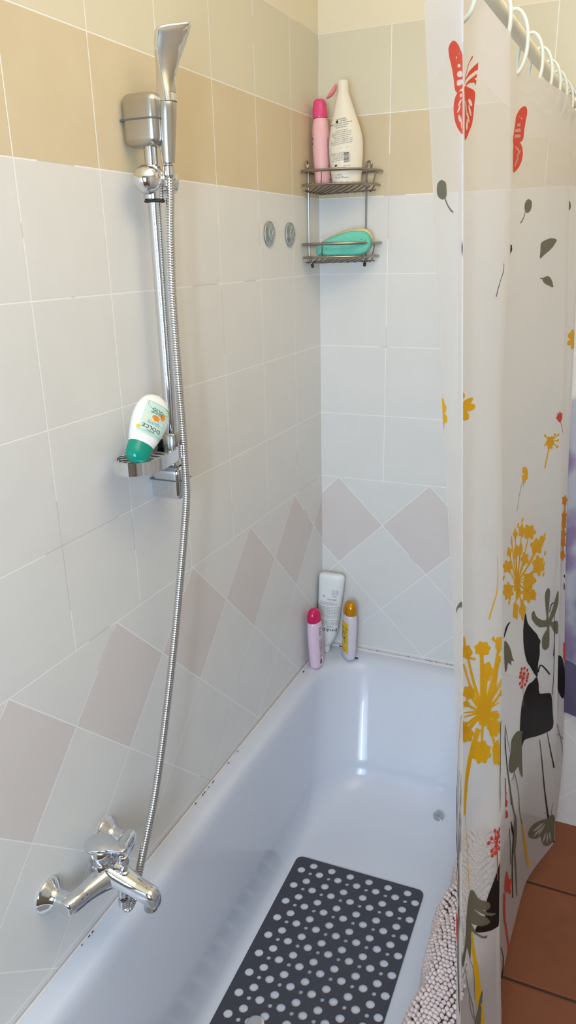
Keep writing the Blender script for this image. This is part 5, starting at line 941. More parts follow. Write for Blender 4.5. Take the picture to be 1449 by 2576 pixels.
,["C","R",[4826,-1348,4818,-1352,4805,-1348,4789,-1337,4774,-1322,4762,-1304,4756,-1290,4756,-1279,4763,-1276,4775,-1280,4790,-1290,4806,-1306,4819,-1322,4826,-1338]]
,["C","R",[4655,-1174,4735,-1316,4748,-1326,4670,-1184]]
,["C","R",[4774,-1356,4767,-1359,4755,-1355,4741,-1344,4726,-1328,4715,-1312,4710,-1296,4710,-1286,4716,-1283,4728,-1287,4742,-1298,4757,-1313,4768,-1330,4775,-1346]]
,["C","R",[4653,-1170,4643,-1248,4658,-1264,4671,-1189]]
,["C","R",[4680,-1290,4674,-1294,4663,-1290,4650,-1278,4637,-1264,4627,-1247,4622,-1232,4622,-1222,4628,-1218,4639,-1222,4651,-1233,4664,-1248,4675,-1265,4680,-1280]]
,["C","R",[4655,-1169,4601,-1154,4612,-1172,4670,-1190]]
,["C","R",[4634,-1196,4629,-1200,4618,-1196,4606,-1186,4594,-1170,4584,-1154,4579,-1140,4579,-1130,4585,-1127,4595,-1130,4607,-1141,4620,-1156,4629,-1172,4635,-1186]]
,["C","R",[4669,-1184,4610,-1077,4598,-1068,4655,-1174]]
,["C","R",[4632,-1105,4626,-1108,4616,-1105,4603,-1095,4591,-1080,4582,-1065,4577,-1050,4577,-1041,4583,-1038,4592,-1041,4605,-1050,4617,-1065,4627,-1080,4632,-1095]]
,["C","R",[4671,-1187,4623,-1042,4610,-1029,4654,-1171]]
,["C","R",[4644,-1067,4638,-1070,4628,-1067,4616,-1058,4603,-1043,4594,-1028,4589,-1014,4589,-1004,4595,-1000,4605,-1004,4617,-1013,4629,-1027,4639,-1043,4644,-1057]]
,["C","R",[4671,-1189,4711,-1141,4696,-1124,4654,-1169]]
,["C","R",[4735,-1166,4728,-1170,4717,-1166,4703,-1156,4690,-1141,4679,-1124,4674,-1110,4674,-1100,4680,-1096,4691,-1100,4705,-1110,4718,-1124,4729,-1141,4735,-1156]]
,["C","R",[4670,-1187,4703,-1573,4713,-1584,4684,-1202]]
,["B","G",[2980,-341,2980,-342,2980,-362,2980,-396,2972,-436,2937,-464,2923,-509,2928,-580,2941,-681,2950,-859,2973,-1009,2980,-980,2980,-896,2980,-848,2980,-795,2980,-723,2980,-637,2980,-522,2980,-417,2980,-364]]
,["C","G",[4583,-1766,4627,-1822,4672,-1887,4703,-1936,4703,-1946,4686,-1938,4673,-1946,4674,-1984,4679,-2040,4685,-2106,4690,-2190,4697,-2286,4703,-2379,4713,-2479,4722,-2576,4721,-2628,4701,-2604,4672,-2534,4646,-2464,4629,-2403,4615,-2342,4598,-2293,4577,-2268,4554,-2254,4528,-2235,4497,-2207,4463,-2174,4432,-2136,4404,-2089,4379,-2036,4362,-1988,4354,-1942,4354,-1900,4359,-1865,4370,-1842,4386,-1824,4398,-1800,4402,-1761,4403,-1715,4409,-1682,4426,-1670,4448,-1672,4475,-1682,4508,-1700,4545,-1728]]
,["C","G",[4254,-1269,4262,-1349,4267,-1476,4266,-1599,4261,-1667,4249,-1578,4239,-1446,4244,-1331]]
,["C","G",[4245,-1274,4260,-1328,4280,-1406,4303,-1491,4330,-1590,4358,-1696,4378,-1774,4391,-1790,4372,-1714,4344,-1607,4318,-1509,4297,-1424,4277,-1346,4263,-1292]]
,["C","K",[4250,-1430,4258,-1519,4271,-1649,4290,-1790,4318,-1936,4351,-2096,4379,-2241,4398,-2370,4413,-2482,4422,-2560,4461,-2624,4449,-2540,4432,-2421,4410,-2286,4379,-2134,4344,-1970,4314,-1819,4292,-1674,4276,-1539,4265,-1446]]
,["C","G",[4285,-1782,4304,-1882,4331,-2030,4360,-2182,4389,-2333,4419,-2491,4449,-2638,4480,-2766,4511,-2880,4532,-2984,4539,-3084,4537,-3174,4530,-3252,4518,-3322,4502,-3379,4490,-3418,4557,-3559,4567,-3515,4582,-3451,4591,-3374,4596,-3288,4596,-3189,4586,-3079,4561,-2962,4526,-2841,4493,-2709,4462,-2558,4430,-2394,4399,-2238,4369,-2080,4340,-1929,4320,-1826]]
,["C","G",[4478,-2160,4498,-2234,4526,-2343,4552,-2452,4576,-2547,4598,-2643,4616,-2736,4625,-2822,4629,-2905,4641,-3002,4670,-3138,4708,-3290,4737,-3402,4763,-3440,4732,-3328,4692,-3174,4662,-3038,4650,-2941,4645,-2856,4636,-2768,4617,-2672,4594,-2575,4570,-2477,4543,-2368,4514,-2258,4494,-2182]]
,["C","Y",[4735,-3398,4756,-3505,4788,-3665,4823,-3823,4859,-3972,4899,-4118,4928,-4218,5042,-4316,4996,-4214,4934,-4062,4882,-3903,4836,-3734,4793,-3563,4765,-3444]]
,["C","G",[4494,-2206,4488,-2222,4480,-2242,4469,-2252,4451,-2244,4431,-2226,4415,-2212,4426,-2234,4441,-2248,4463,-2266,4482,-2276,4494,-2264,4502,-2244,4508,-2228]]
,["C","K",[5333,-2568,5352,-2658,5381,-2792,5411,-2941,5438,-3100,5465,-3276,5494,-3448,5526,-3613,5559,-3776,5591,-3923,5616,-4049,5639,-4161,5668,-4272,5715,-4398,5773,-4520,5818,-4606,5933,-4650,5862,-4559,5787,-4434,5732,-4309,5697,-4199,5669,-4086,5639,-3958,5603,-3806,5565,-3642,5530,-3474,5498,-3300,5467,-3123,5437,-2960,5404,-2809,5372,-2673,5350,-2580]]
,["C","K",[5557,-2620,5581,-2705,5618,-2828,5660,-2962,5712,-3112,5773,-3272,5821,-3386,5904,-3420,5835,-3300,5758,-3136,5696,-2982,5647,-2846,5603,-2719,5574,-2632]]
,["C","K",[5874,-4732,5980,-4782,5980,-4826,5888,-4776]]
,["C","G",[5960,-4331,5980,-4390,5980,-4460,5980,-4526,5980,-4585,5980,-4642,5980,-4696,5945,-4743,5837,-4749,5755,-4742,5682,-4710,5612,-4658,5558,-4606,5524,-4554,5502,-4501,5484,-4452,5475,-4411,5472,-4375,5456,-4343,5417,-4318,5366,-4296,5313,-4265,5259,-4214,5201,-4153,5147,-4095,5100,-4046,5060,-4002,5035,-3962,5034,-3930,5055,-3906,5090,-3896,5136,-3898,5190,-3908,5247,-3928,5310,-3960,5377,-4000,5444,-4042,5516,-4091,5592,-4141,5658,-4178,5705,-4189,5739,-4187,5776,-4197,5828,-4228,5891,-4274],[5406,-4148,5385,-4140,5363,-4132,5341,-4122,5321,-4112,5301,-4102,5283,-4092,5267,-4083,5253,-4074,5243,-4066,5236,-4059,5232,-4053,5232,-4049,5236,-4047,5243,-4046,5254,-4047,5267,-4049,5283,-4053,5301,-4058,5321,-4064,5342,-4071,5363,-4078,5385,-4086,5407,-4094,5428,-4104,5448,-4112,5467,-4121,5484,-4129,5498,-4137,5511,-4144,5520,-4152,5527,-4158,5530,-4162,5530,-4166,5526,-4170,5520,-4171,5510,-4172,5498,-4171,5483,-4168,5466,-4166,5448,-4161,5427,-4155],[5394,-4217,5377,-4214,5359,-4210,5342,-4205,5326,-4200,5309,-4194,5295,-4188,5282,-4181,5270,-4174,5262,-4168,5255,-4163,5252,-4158,5251,-4154,5253,-4150,5258,-4147,5265,-4145,5275,-4144,5287,-4144,5301,-4145,5316,-4146,5333,-4149,5350,-4152,5367,-4155,5385,-4160,5402,-4164,5418,-4168,5434,-4174,5448,-4178,5460,-4184,5470,-4189,5479,-4194,5484,-4199,5488,-4204,5488,-4208,5486,-4212,5482,-4216,5475,-4218,5466,-4220,5454,-4221,5442,-4222,5427,-4220,5411,-4219],[5505,-4269,5491,-4273,5477,-4276,5463,-4278,5450,-4280,5437,-4280,5425,-4280,5415,-4279,5406,-4276,5399,-4274,5393,-4270,5390,-4266,5389,-4261,5389,-4256,5392,-4250,5397,-4244,5404,-4239,5413,-4233,5423,-4228,5434,-4222,5447,-4218,5460,-4214,5474,-4210,5488,-4206,5502,-4204,5515,-4202,5528,-4202,5540,-4202,5551,-4203,5560,-4204,5568,-4207,5573,-4210,5577,-4214,5578,-4220,5577,-4224,5574,-4230,5569,-4236,5562,-4242,5553,-4248,5543,-4254,5531,-4260,5518,-4264],[5594,-4488,5586,-4496,5577,-4504,5568,-4510,5560,-4515,5551,-4519,5543,-4522,5536,-4523,5529,-4523,5524,-4522,5519,-4519,5515,-4515,5513,-4510,5512,-4504,5512,-4496,5513,-4488,5516,-4480,5519,-4471,5524,-4462,5530,-4452,5537,-4444,5544,-4435,5552,-4428,5560,-4420,5569,-4414,5578,-4409,5586,-4405,5595,-4402,5602,-4401,5609,-4401,5615,-4402,5620,-4405,5624,-4409,5627,-4414,5628,-4420,5628,-4428,5627,-4435,5624,-4444,5620,-4452,5615,-4462,5609,-4471,5602,-4480],[5684,-4576,5682,-4587,5679,-4598,5676,-4608,5673,-4617,5669,-4624,5665,-4630,5661,-4634,5656,-4636,5652,-4637,5647,-4635,5643,-4632,5639,-4626,5636,-4620,5632,-4611,5630,-4602,5628,-4590,5626,-4578,5625,-4566,5625,-4554,5626,-4541,5627,-4528,5629,-4517,5631,-4506,5634,-4496,5637,-4487,5641,-4480,5645,-4474,5649,-4470,5654,-4468,5658,-4468,5662,-4470,5667,-4473,5671,-4478,5675,-4485,5678,-4494,5681,-4503,5683,-4514,5684,-4526,5685,-4538,5686,-4550,5685,-4563],[5778,-4594,5784,-4611,5788,-4628,5792,-4644,5795,-4658,5797,-4670,5797,-4680,5797,-4688,5795,-4694,5792,-4696,5789,-4696,5784,-4694,5779,-4689,5773,-4682,5766,-4672,5759,-4660,5752,-4646,5745,-4630,5739,-4614,5732,-4596,5726,-4578,5721,-4560,5716,-4544,5712,-4526,5709,-4511,5706,-4498,5705,-4485,5704,-4474,5705,-4467,5706,-4462,5709,-4458,5712,-4458,5716,-4461,5720,-4466,5726,-4474,5732,-4484,5738,-4495,5745,-4509,5752,-4524,5759,-4540,5766,-4558,5772,-4576]]
,["C","G",[5838,-4274,5823,-4240,5804,-4194,5797,-4148,5812,-4104,5839,-4061,5862,-4032,5840,-4018,5818,-4048,5791,-4091,5776,-4136,5783,-4182,5800,-4229,5813,-4262]]
,["C","G",[5743,-4204,5716,-4164,5679,-4108,5640,-4058,5598,-4022,5559,-3998,5533,-3982,5537,-3994,5563,-4010,5600,-4032,5633,-4060,5665,-4104,5700,-4158,5725,-4198]]
,["C","G",[5980,-4359,5978,-4387,5931,-4392,5880,-4382,5834,-4358,5798,-4324,5774,-4286,5765,-4252,5772,-4228,5793,-4218,5828,-4226,5873,-4250,5924,-4286,5973,-4328]]
,["B","K",[2939,-848,2935,-905,2932,-987,2933,-1076,2942,-1180,2956,-1291,2966,-1371,2980,-1376,2980,-1300,2980,-1193,2970,-1090,2965,-998,2964,-914,2963,-857]]
,["B","K",[2980,-1496,2980,-1569,2980,-1642,2980,-1582]]
,["C","K",[4433,-2804,4511,-3114,4509,-3214,4440,-2948]]
,["C","R",[4253,-1944,4257,-1993,4262,-2064,4267,-2138,4271,-2218,4274,-2302,4275,-2360,4309,-2410,4306,-2348,4302,-2263,4298,-2180,4292,-2104,4285,-2030,4281,-1979]]
,["C","R",[4270,-2112,4319,-2242,4277,-2197]]
,["C","R",[4272,-2234,4341,-2382,4322,-2430,4274,-2342]]
,["C","R",[4284,-2410,4344,-2526,4354,-2621,4283,-2532]]
,["B","R",[2855,-1660,2798,-1500,2781,-1493,2825,-1648]]
,["B","R",[2828,-1518,2820,-1524,2806,-1524,2789,-1519,2773,-1510,2760,-1498,2753,-1486,2754,-1476,2761,-1471,2773,-1470,2790,-1474,2807,-1484,2821,-1496,2829,-1509]]
,["B","R",[2855,-1662,2884,-1559,2861,-1548,2825,-1646]]
,["B","R",[2929,-1581,2916,-1585,2895,-1583,2871,-1576,2850,-1565,2835,-1552,2827,-1540,2827,-1530,2835,-1524,2851,-1525,2873,-1531,2896,-1542,2917,-1557,2929,-1571]]
,["B","R",[2855,-1662,2980,-1563,2951,-1550,2825,-1646]]
,["B","R",[2980,-1565,2980,-1574,2980,-1582,2969,-1581,2934,-1566,2911,-1550,2900,-1537,2900,-1527,2912,-1522,2935,-1525,2972,-1536,2980,-1540,2980,-1546,2980,-1554]]
,["B","R",[2850,-1655,2717,-1539,2707,-1539,2830,-1653]]
,["B","R",[2744,-1558,2737,-1564,2726,-1566,2711,-1562,2697,-1553,2687,-1542,2681,-1530,2681,-1520,2687,-1514,2698,-1513,2712,-1517,2726,-1526,2738,-1537,2744,-1548]]
,["B","R",[2840,-1648,2654,-1556,2654,-1562,2840,-1659]]
,["B","R",[2684,-1578,2677,-1584,2667,-1585,2654,-1581,2641,-1573,2631,-1562,2625,-1550,2626,-1541,2631,-1534,2642,-1533,2654,-1537,2667,-1545,2678,-1556,2684,-1568]]
,["B","R",[2827,-1645,2713,-1672,2726,-1684,2853,-1663]]
,["B","R",[2753,-1698,2746,-1704,2734,-1705,2719,-1700,2705,-1692,2694,-1680,2688,-1668,2689,-1658,2695,-1652,2706,-1652,2720,-1656,2735,-1664,2746,-1676,2753,-1688]]
,["B","R",[2826,-1646,2726,-1732,2741,-1742,2855,-1662]]
,["B","R",[2767,-1757,2760,-1763,2748,-1764,2733,-1759,2719,-1750,2708,-1738,2701,-1726,2702,-1716,2708,-1710,2719,-1710,2734,-1714,2749,-1723,2761,-1735,2768,-1747]]
,["B","R",[2825,-1646,2802,-1744,2820,-1755,2855,-1662]]
,["B","R",[2853,-1774,2844,-1778,2828,-1778,2810,-1772,2793,-1762,2780,-1750,2773,-1738,2773,-1728,2781,-1722,2794,-1722,2811,-1727,2829,-1737,2845,-1750,2853,-1763]]
,["B","R",[2827,-1650,2935,-1760,2968,-1771,2854,-1658]]
,["B","R",[2980,-1781,2980,-1790,2980,-1798,2949,-1788,2918,-1774,2897,-1758,2887,-1744,2887,-1734,2898,-1730,2920,-1732,2951,-1742,2980,-1756,2980,-1761,2980,-1770]]
,["B","R",[2845,-1662,2980,-1706,2973,-1696,2835,-1646]]
,["B","R",[2980,-1706,2980,-1716,2980,-1723,2979,-1726,2941,-1709,2917,-1694,2905,-1679,2906,-1669,2918,-1665,2943,-1668,2980,-1680,2980,-1682,2980,-1687,2980,-1696]]
,["B","R",[2855,-1663,2942,-1628,2912,-1612,2826,-1646]]
,["B","R",[2980,-1645,2980,-1654,2959,-1653,2926,-1642,2899,-1630,2880,-1616,2870,-1602,2870,-1592,2880,-1588,2900,-1589,2927,-1598,2961,-1612,2980,-1626,2980,-1634]]
,["B","R",[2855,-1660,2825,-1592,2806,-1584,2825,-1648]]
,["B","R",[2858,-1610,2849,-1616,2833,-1616,2815,-1610,2798,-1600,2784,-1588,2777,-1576,2777,-1567,2785,-1560,2798,-1560,2816,-1565,2834,-1575,2850,-1588,2859,-1600]]
,["B","R",[2813,-1605,2823,-1658,2837,-1735,2850,-1819,2861,-1914,2871,-2016,2879,-2090,2904,-2102,2902,-2032,2898,-1932,2892,-1839,2883,-1756,2873,-1681,2867,-1630]]
,["B","K",[2980,-1740,2980,-1733,2980,-1745,2980,-1778,2980,-1842,2980,-1929,2980,-2004,2980,-2037,2980,-2058,2980,-2118,2980,-2265,2980,-2455,2980,-2604,2954,-2654,2884,-2634,2818,-2609,2751,-2586,2683,-2554,2618,-2519,2548,-2478,2479,-2433,2431,-2396,2419,-2370,2429,-2352,2451,-2343,2487,-2352,2534,-2370,2573,-2374,2594,-2350,2605,-2312,2614,-2272,2619,-2234,2622,-2194,2633,-2158,2656,-2129,2688,-2103,2724,-2075,2766,-2042,2817,-2009,2868,-1977,2915,-1947,2965,-1920,2980,-1878,2980,-1824,2980,-1772]]
,["B","G",[2317,-1872,2353,-1884,2392,-1924,2427,-1980,2466,-2042,2515,-2092,2569,-2137,2629,-2182,2679,-2225,2700,-2266,2694,-2292,2660,-2290,2614,-2272,2558,-2230,2529,-2206,2578,-2254,2658,-2326,2760,-2394,2847,-2448,2810,-2444,2731,-2411,2649,-2354,2572,-2290,2516,-2238,2468,-2192,2413,-2135,2385,-2109,2435,-2170,2510,-2256,2576,-2316,2637,-2370,2683,-2426,2703,-2464,2670,-2462,2617,-2440,2567,-2417,2512,-2384,2447,-2332,2388,-2284,2353,-2251,2346,-2251,2389,-2326,2452,-2420,2516,-2490,2576,-2542,2620,-2566,2645,-2576,2644,-2595,2620,-2599,2573,-2565,2514,-2513,2448,-2443,2390,-2379,2363,-2343,2352,-2342,2347,-2403,2346,-2489,2341,-2582,2332,-2645,2316,-2618,2297,-2558,2279,-2496,2260,-2460,2237,-2512,2213,-2582,2188,-2622,2163,-2632,2136,-2589,2122,-2532,2149,-2498,2183,-2464,2204,-2422,2221,-2362,2232,-2262,2241,-2152,2253,-2056,2269,-1974,2290,-1908]]
,["B","Y",[2173,-993,2194,-1112,2222,-1281,2245,-1448,2263,-1601,2278,-1749,2288,-1853,2300,-1860,2290,-1755,2274,-1606,2256,-1452,2233,-1286,2205,-1116,2184,-998]]
,["B","Y",[2337,-2346,2342,-2402,2351,-2486,2363,-2579,2378,-2670,2395,-2769,2411,-2898,2432,-3102,2454,-3343,2467,-3517,2582,-3603,2559,-3420,2529,-3170,2499,-2957,2474,-2818,2449,-2712,2424,-2616,2402,-2516,2382,-2426,2367,-2363]]
,["B","G",[2220,-2689,2236,-2753,2257,-2843,2281,-2936,2309,-3020,2339,-3106,2365,-3194,2384,-3294,2401,-3396,2411,-3469,2427,-3480,2416,-3407,2399,-3303,2379,-3202,2353,-3114,2323,-3028,2296,-2944,2272,-2852,2251,-2762,2236,-2698]]
,["B","G",[2316,-2636,2338,-2677,2368,-2738,2391,-2816,2401,-2930,2405,-3062,2408,-3158,2417,-3165,2415,-3070,2411,-2936,2401,-2822,2378,-2743,2348,-2681,2325,-2640]]
,["B","G",[2555,-3176,2551,-3226,2539,-3301,2527,-3374,2522,-3442,2518,-3506,2505,-3544,2474,-3538,2433,-3505,2409,-3466,2416,-3426,2438,-3379,2460,-3334,2474,-3286,2486,-3238,2501,-3202,2521,-3177,2542,-3164]]
,["B","G",[2258,-2634,2238,-2658,2208,-2690,2183,-2716,2168,-2730,2160,-2739,2154,-2745,2166,-2752,2172,-2748,2180,-2739,2195,-2725,2220,-2700,2249,-2667,2269,-2644]]
,["B","G",[2312,-3008,2313,-3059,2315,-3132,2324,-3203,2343,-3272,2368,-3339,2386,-3386,2395,-3391,2378,-3345,2355,-3279,2337,-3212,2330,-3142,2329,-3070,2329,-3020]]
,["C","G",[4514,-2929,4505,-3001,4492,-3104,4490,-3226,4505,-3368,4531,-3534,4557,-3719,4583,-3956,4609,-4216,4628,-4408,4649,-4456,4636,-4276,4616,-4026,4595,-3798,4574,-3620,4554,-3464,4544,-3332,4552,-3220,4571,-3126,4586,-3063]]
,["C","K",[4411,-2782,4434,-2856,4466,-2967,4487,-3086,4487,-3196,4475,-3315,4470,-3464,4478,-3692,4493,-3959,4503,-4152,4528,-4211,4517,-4014,4501,-3742,4492,-3510,4497,-3358,4507,-3236,4507,-3122,4484,-2998,4451,-2884,4427,-2807]]
,["C","Y",[4737,-3399,4762,-3513,4801,-3684,4847,-3878,4907,-4112,4985,-4367,5045,-4540,5133,-4612,5083,-4442,4994,-4196,4908,-3955,4846,-3748,4796,-3564,4763,-3439]]
,["C","K",[4385,-2833,4394,-2921,4406,-3048,4417,-3171,4425,-3283,4431,-3390,4436,-3466,4451,-3496,4446,-3420,4440,-3312,4431,-3200,4421,-3075,4409,-2947,4400,-2858]]
,["C","R",[4343,-3382,4360,-3444,4378,-3532,4398,-3614,4424,-3672,4452,-3723,4469,-3764,4465,-3790,4451,-3806,4442,-3830,4447,-3888,4458,-3956,4458,-3984,4437,-3938,4405,-3853,4373,-3769,4339,-3698,4303,-3628,4279,-3562,4275,-3497,4283,-3434,4294,-3390,4308,-3367,4325,-3362]]
,["C","R",[4242,-3528,4243,-3614,4245,-3738,4254,-3872,4276,-4010,4305,-4156,4331,-4302,4356,-4448,4380,-4592,4396,-4718,4397,-4819,4399,-4922,4406,-5004,4448,-5113,4447,-5042,4442,-4935,4431,-4812,4419,-4688,4398,-4546,4376,-4404,4353,-4262,4329,-4120,4312,-3990,4306,-3860,4307,-3738,4310,-3656]]
,["C","K",[4169,-4211,4199,-4320,4238,-4474,4258,-4604,4245,-4676,4214,-4718,4188,-4742,4220,-4813,4242,-4784,4270,-4736,4281,-4657,4259,-4520,4220,-4359,4189,-4246]]
,["A","K",[918,314,818,256,711,164,611,46,511,-95,394,-266,318,-446,250,-675,186,-929,126,-1115,208,-1087,250,-904,301,-654,359,-428,428,-252,542,-82,639,56,739,172,852,262,980,316]]
,["A","K",[980,-104,836,-197,729,-339,678,-480,695,-610,754,-732,807,-819,915,-798,827,-711,750,-590,724,-462,773,-326,891,-188,980,-104]]
,["A","K",[600,-212,535,-312,454,-457,397,-604,405,-746,448,-882,483,-978,530,-954,491,-860,445,-727,434,-588,486,-442,563,-300,628,-201]]
,["A","K",[959,-240,820,-330,700,-470,613,-610,571,-730,547,-842,511,-952,423,-1064,311,-1178,263,-1281,356,-1368,519,-1434,697,-1472,980,-1488,980,-1549,980,-1590,980,-1588,980,-1548,980,-1488,779,-1438,586,-1398,425,-1330,338,-1245,377,-1145,480,-1036,563,-926,597,-819,619,-707,660,-590,750,-452,889,-317,980,-240]]
,["A","K",[166,-510,164,-608,167,-750,202,-895,295,-1010,405,-1124,476,-1276,466,-1521,414,-1822,400,-2072,473,-2214,595,-2287,759,-2310,980,-2324,980,-2350,980,-2364,980,-2359,980,-2346,980,-2322,980,-2260,773,-2193,621,-2121,537,-1986,536,-1750,573,-1461,568,-1226,488,-1080,378,-971,288,-860,249,-721,236,-584,229,-489]]
,["A","K",[772,-550,712,-662,632,-832,567,-1024,528,-1255,501,-1509,482,-1694,539,-1660,556,-1478,579,-1228,615,-1001,680,-811,764,-644,831,-534]]
,["A","R",[20,-1737,250,-1656,447,-1586,444,-1656,352,-1791,164,-1971,20,-2060,20,-2000,20,-1903,20,-1808]]
,["D","K",[7200,-1911,7304,-1896,7426,-1920,7533,-1957,7622,-2000,7707,-2057,7788,-2127,7867,-2212,7954,-2313,7980,-2410,7980,-2524,7935,-2638,7823,-2696,7677,-2671,7524,-2596,7400,-2512,7311,-2434,7237,-2345,7181,-2248,7148,-2124,7149,-1996]]
,["D","R",[7710,-1776,7980,-1858,7977,-2158,7726,-2044]]
,["D","G",[7020,-2852,7151,-2932,7308,-3048,7431,-3162,7534,-3262,7637,-3365,7746,-3482,7899,-3644,7980,-3808,7980,-3917,7980,-3916,7980,-3808,7980,-3656,7831,-3496,7703,-3376,7594,-3272,7492,-3172,7374,-3058,7239,-2945,7116,-2863]]
,["D","G",[7020,-3114,7196,-3158,7383,-3218,7540,-3277,7700,-3342,7955,-3420,7980,-3448,7980,-3438,7980,-3414,7754,-3342,7577,-3274,7413,-3214,7230,-3154,7020,-3104]]
,["D","K",[7980,-3308,7980,-3348,7980,-3462,7980,-3555,7980,-3638,7980,-3715,7980,-3718,7980,-3506]]]
def knot(i, z):
    i = min(max(i, 0), len(KN)-1); r = KN[i]; zz = min(max(z, LV[-1]), LV[0])
    for k in range(len(LV)-1):
        if zz >= LV[k+1]:
            f = (LV[k]-zz)/(LV[k]-LV[k+1]); return (lerp(r[k][0], r[k+1][0], f), lerp(r[k][1], r[k+1][1], f))
def cur(t, z):
    i = min(max(int(math.floor(t)), 0), len(KN)-2); u = t-i; K = .3
    a, b, c, d = knot(i-1, z), knot(i, z), knot(i+1, z), knot(i+2, z)
    return [(2*u**3-3*u*u+1)*b[k]+(u**3-2*u*u+u)*K*(c[k]-a[k])+(-2*u**3+3*u*u)*c[k]+(u**3-u*u)*K*(d[k]-b[k]) for k in (0, 1)]
NT, NZ = 12, 44; ZT, ZB = .930, -.965
ntc = NT*(len(KN)-1)
def ztop(t):            # the header sags a little between the rings
    a = [.930, .955, .962, .916, .905, .918, .927, .930, .925, .920]; i = min(int(t), 8); u = t-i; u = u*u*(3-2*u)
    return lerp(a[i], a[i+1], u)
grid = [[Vector((*cur(i/NT, lerp(ztop(i/NT), ZB, j/NZ)), lerp(ztop(i/NT), ZB, j/NZ))) for j in range(NZ+1)] for i in range(ntc+1)]
bm = bmesh.new(); gv = [[bm.verts.new(p) for p in c] for c in grid]
for i in range(ntc):
    for j in range(NZ):
        f = bm.faces.new((gv[i][j], gv[i+1][j], gv[i+1][j+1], gv[i][j+1])); zc = lerp(ZT, ZB, (j+.5)/NZ)
        f.material_index = 1 if (zc > .865 or i < 1) else 0
def S(t, z, off):
    a = min(max(t*NT, 0), ntc-1e-6); i = int(a); zt = ztop(t); b = min(max((zt-z)/(zt-ZB)*NZ, 0), NZ-1e-6); j = int(b); fa, fb_ = a-i, b-j
    p = grid[i][j].lerp(grid[i+1][j], fa).lerp(grid[i][j+1].lerp(grid[i+1][j+1], fa), fb_)
    n = (grid[i+1][j]-grid[i][j]).cross(Vector((0, 0, 1))).normalized()
    return p+n*off
def clip(poly, ax, lo, hi):
    for s, lim in ((1, lo), (-1, hi)):
        o = []
        for k in range(len(poly)):
            p, q = poly[k-1], poly[k]; dp, dq = s*(p[ax]-lim), s*(q[ax]-lim)
            if (dp >= 0) != (dq >= 0):
                f = dp/(dp-dq); o.append((lerp(p[0], q[0], f), lerp(p[1], q[1], f)))
            if dq >= 0: o.append(q)
        poly = o
        if len(poly) < 3: return []
    return poly
MI = {'W': 0, 'R': 2, 'G': 3, 'Y': 4, 'K': 5, 'O': 6}
for idx, (pan, cc, *lp) in enumerate(PR):
    loops = []
    for l_ in lp:
        q = [(l_[k]/1000, l_[k+1]/5000) for k in range(0, len(l_), 2)]
        q = [p for k, p in enumerate(q) if p != q[k-1]]
        if len(q) >= 3: loops.append(q)
    if not loops: continue
    fl = [p for l_ in loops for p in l_]
    tri = tessellate_polygon([[Vector((p[0], p[1], 0)) for p in l_] for l_ in loops]); off = .0005+.0000045*idx
    for t3 in tri:
        T3 = [fl[k] for k in t3]
        a0, a1 = min(p[0] for p in T3), max(p[0] for p in T3)
        for i in range(int(math.floor(a0*NT)), int(math.floor(a1*NT))+1):
            pc = clip(T3, 0, i/NT, (i+1)/NT)
            if len(pc) < 3: continue
            b0, b1 = min(p[1] for p in pc), max(p[1] for p in pc); dz = .043
            for j in range(int(math.floor(b0/dz)), int(math.floor(b1/dz))+1):
                pz = clip(pc, 1, j*dz, (j+1)*dz)
                if len(pz) < 3: continue
                ar = abs(sum(pz[k-1][0]*pz[k][1]-pz[k][0]*pz[k-1][1] for k in range(len(pz))))
                if ar < 1e-8: continue
                try: bm.faces.new([bm.verts.new(S(p[0], p[1], off)) for p in pz]).material_index = MI[cc]
                except ValueError: pass
o = obj('shower_curtain', bm, CM, sharp='keep')
tag(o, 'sheer white shower curtain printed with butterflies and yellow dandelions', 'shower curtain')

# ------------------------------------------------------------------ bobble rug over the tub edge
rug = thing('bath_rug', 'pale mauve bobble bath rug draped over the tub edge beside the curtain', 'rug', (.66, -1.2, RZ))
def rugpath(s):       # s = 0 at the inner hem, metres along the cloth
    tab = [(0, .614, -.690), (.05, .618, -.640), (.085, .628, -.604), (.11, .645, -.582), (.14, .668, -.580), (.16, .688, -.583), (.175, .6965, -.588)]
    x, z = interp([(a, b, c) for a, b, c in crom(tab, 4)], s); return x, z
def rugp(s, y):
    x, z = rugpath(s); k = .006*math.sin(y*23+1)+.003*math.sin(y*51)
    return Vector((x+k*(1 if s < .1 else 0), y, z+.004*math.sin(y*17)))
def hem(y):           # the inner hem wavers
    return .030 if y > -.74 else (.012+.012*math.sin(y*19)+max(0, (-1.06-y))*.03)
bm = bmesh.new(); ys = [-.69-k*.025 for k in range(43)]; ss = [k*.175/24 for k in range(25)]
g_ = [[bm.verts.new(rugp(max(s, hem(y)), y)) for s in ss] for y in ys]
for i in range(len(ys)-1):
    for j in range(len(ss)-1): bm.faces.new((g_[i][j], g_[i+1][j], g_[i+1][j+1], g_[i][j+1]))
obj('backing', bm, mat('mauve cloth', srgb(120, 104, 104), .95), rug, sharp='keep')
bob = bpy.data.meshes.new('bobble'); bm = bmesh.new(); cnt = 0; y = -.695
ico = bmesh.new(); bmesh.ops.create_icosphere(ico, subdivisions=2, radius=1); icov = [v.co.copy() for v in ico.verts]; icof = [[v.index for v in f.verts] for f in ico.faces]; ico.free()
rnd = random.Random(11); row = 0
verts = []; faces = []
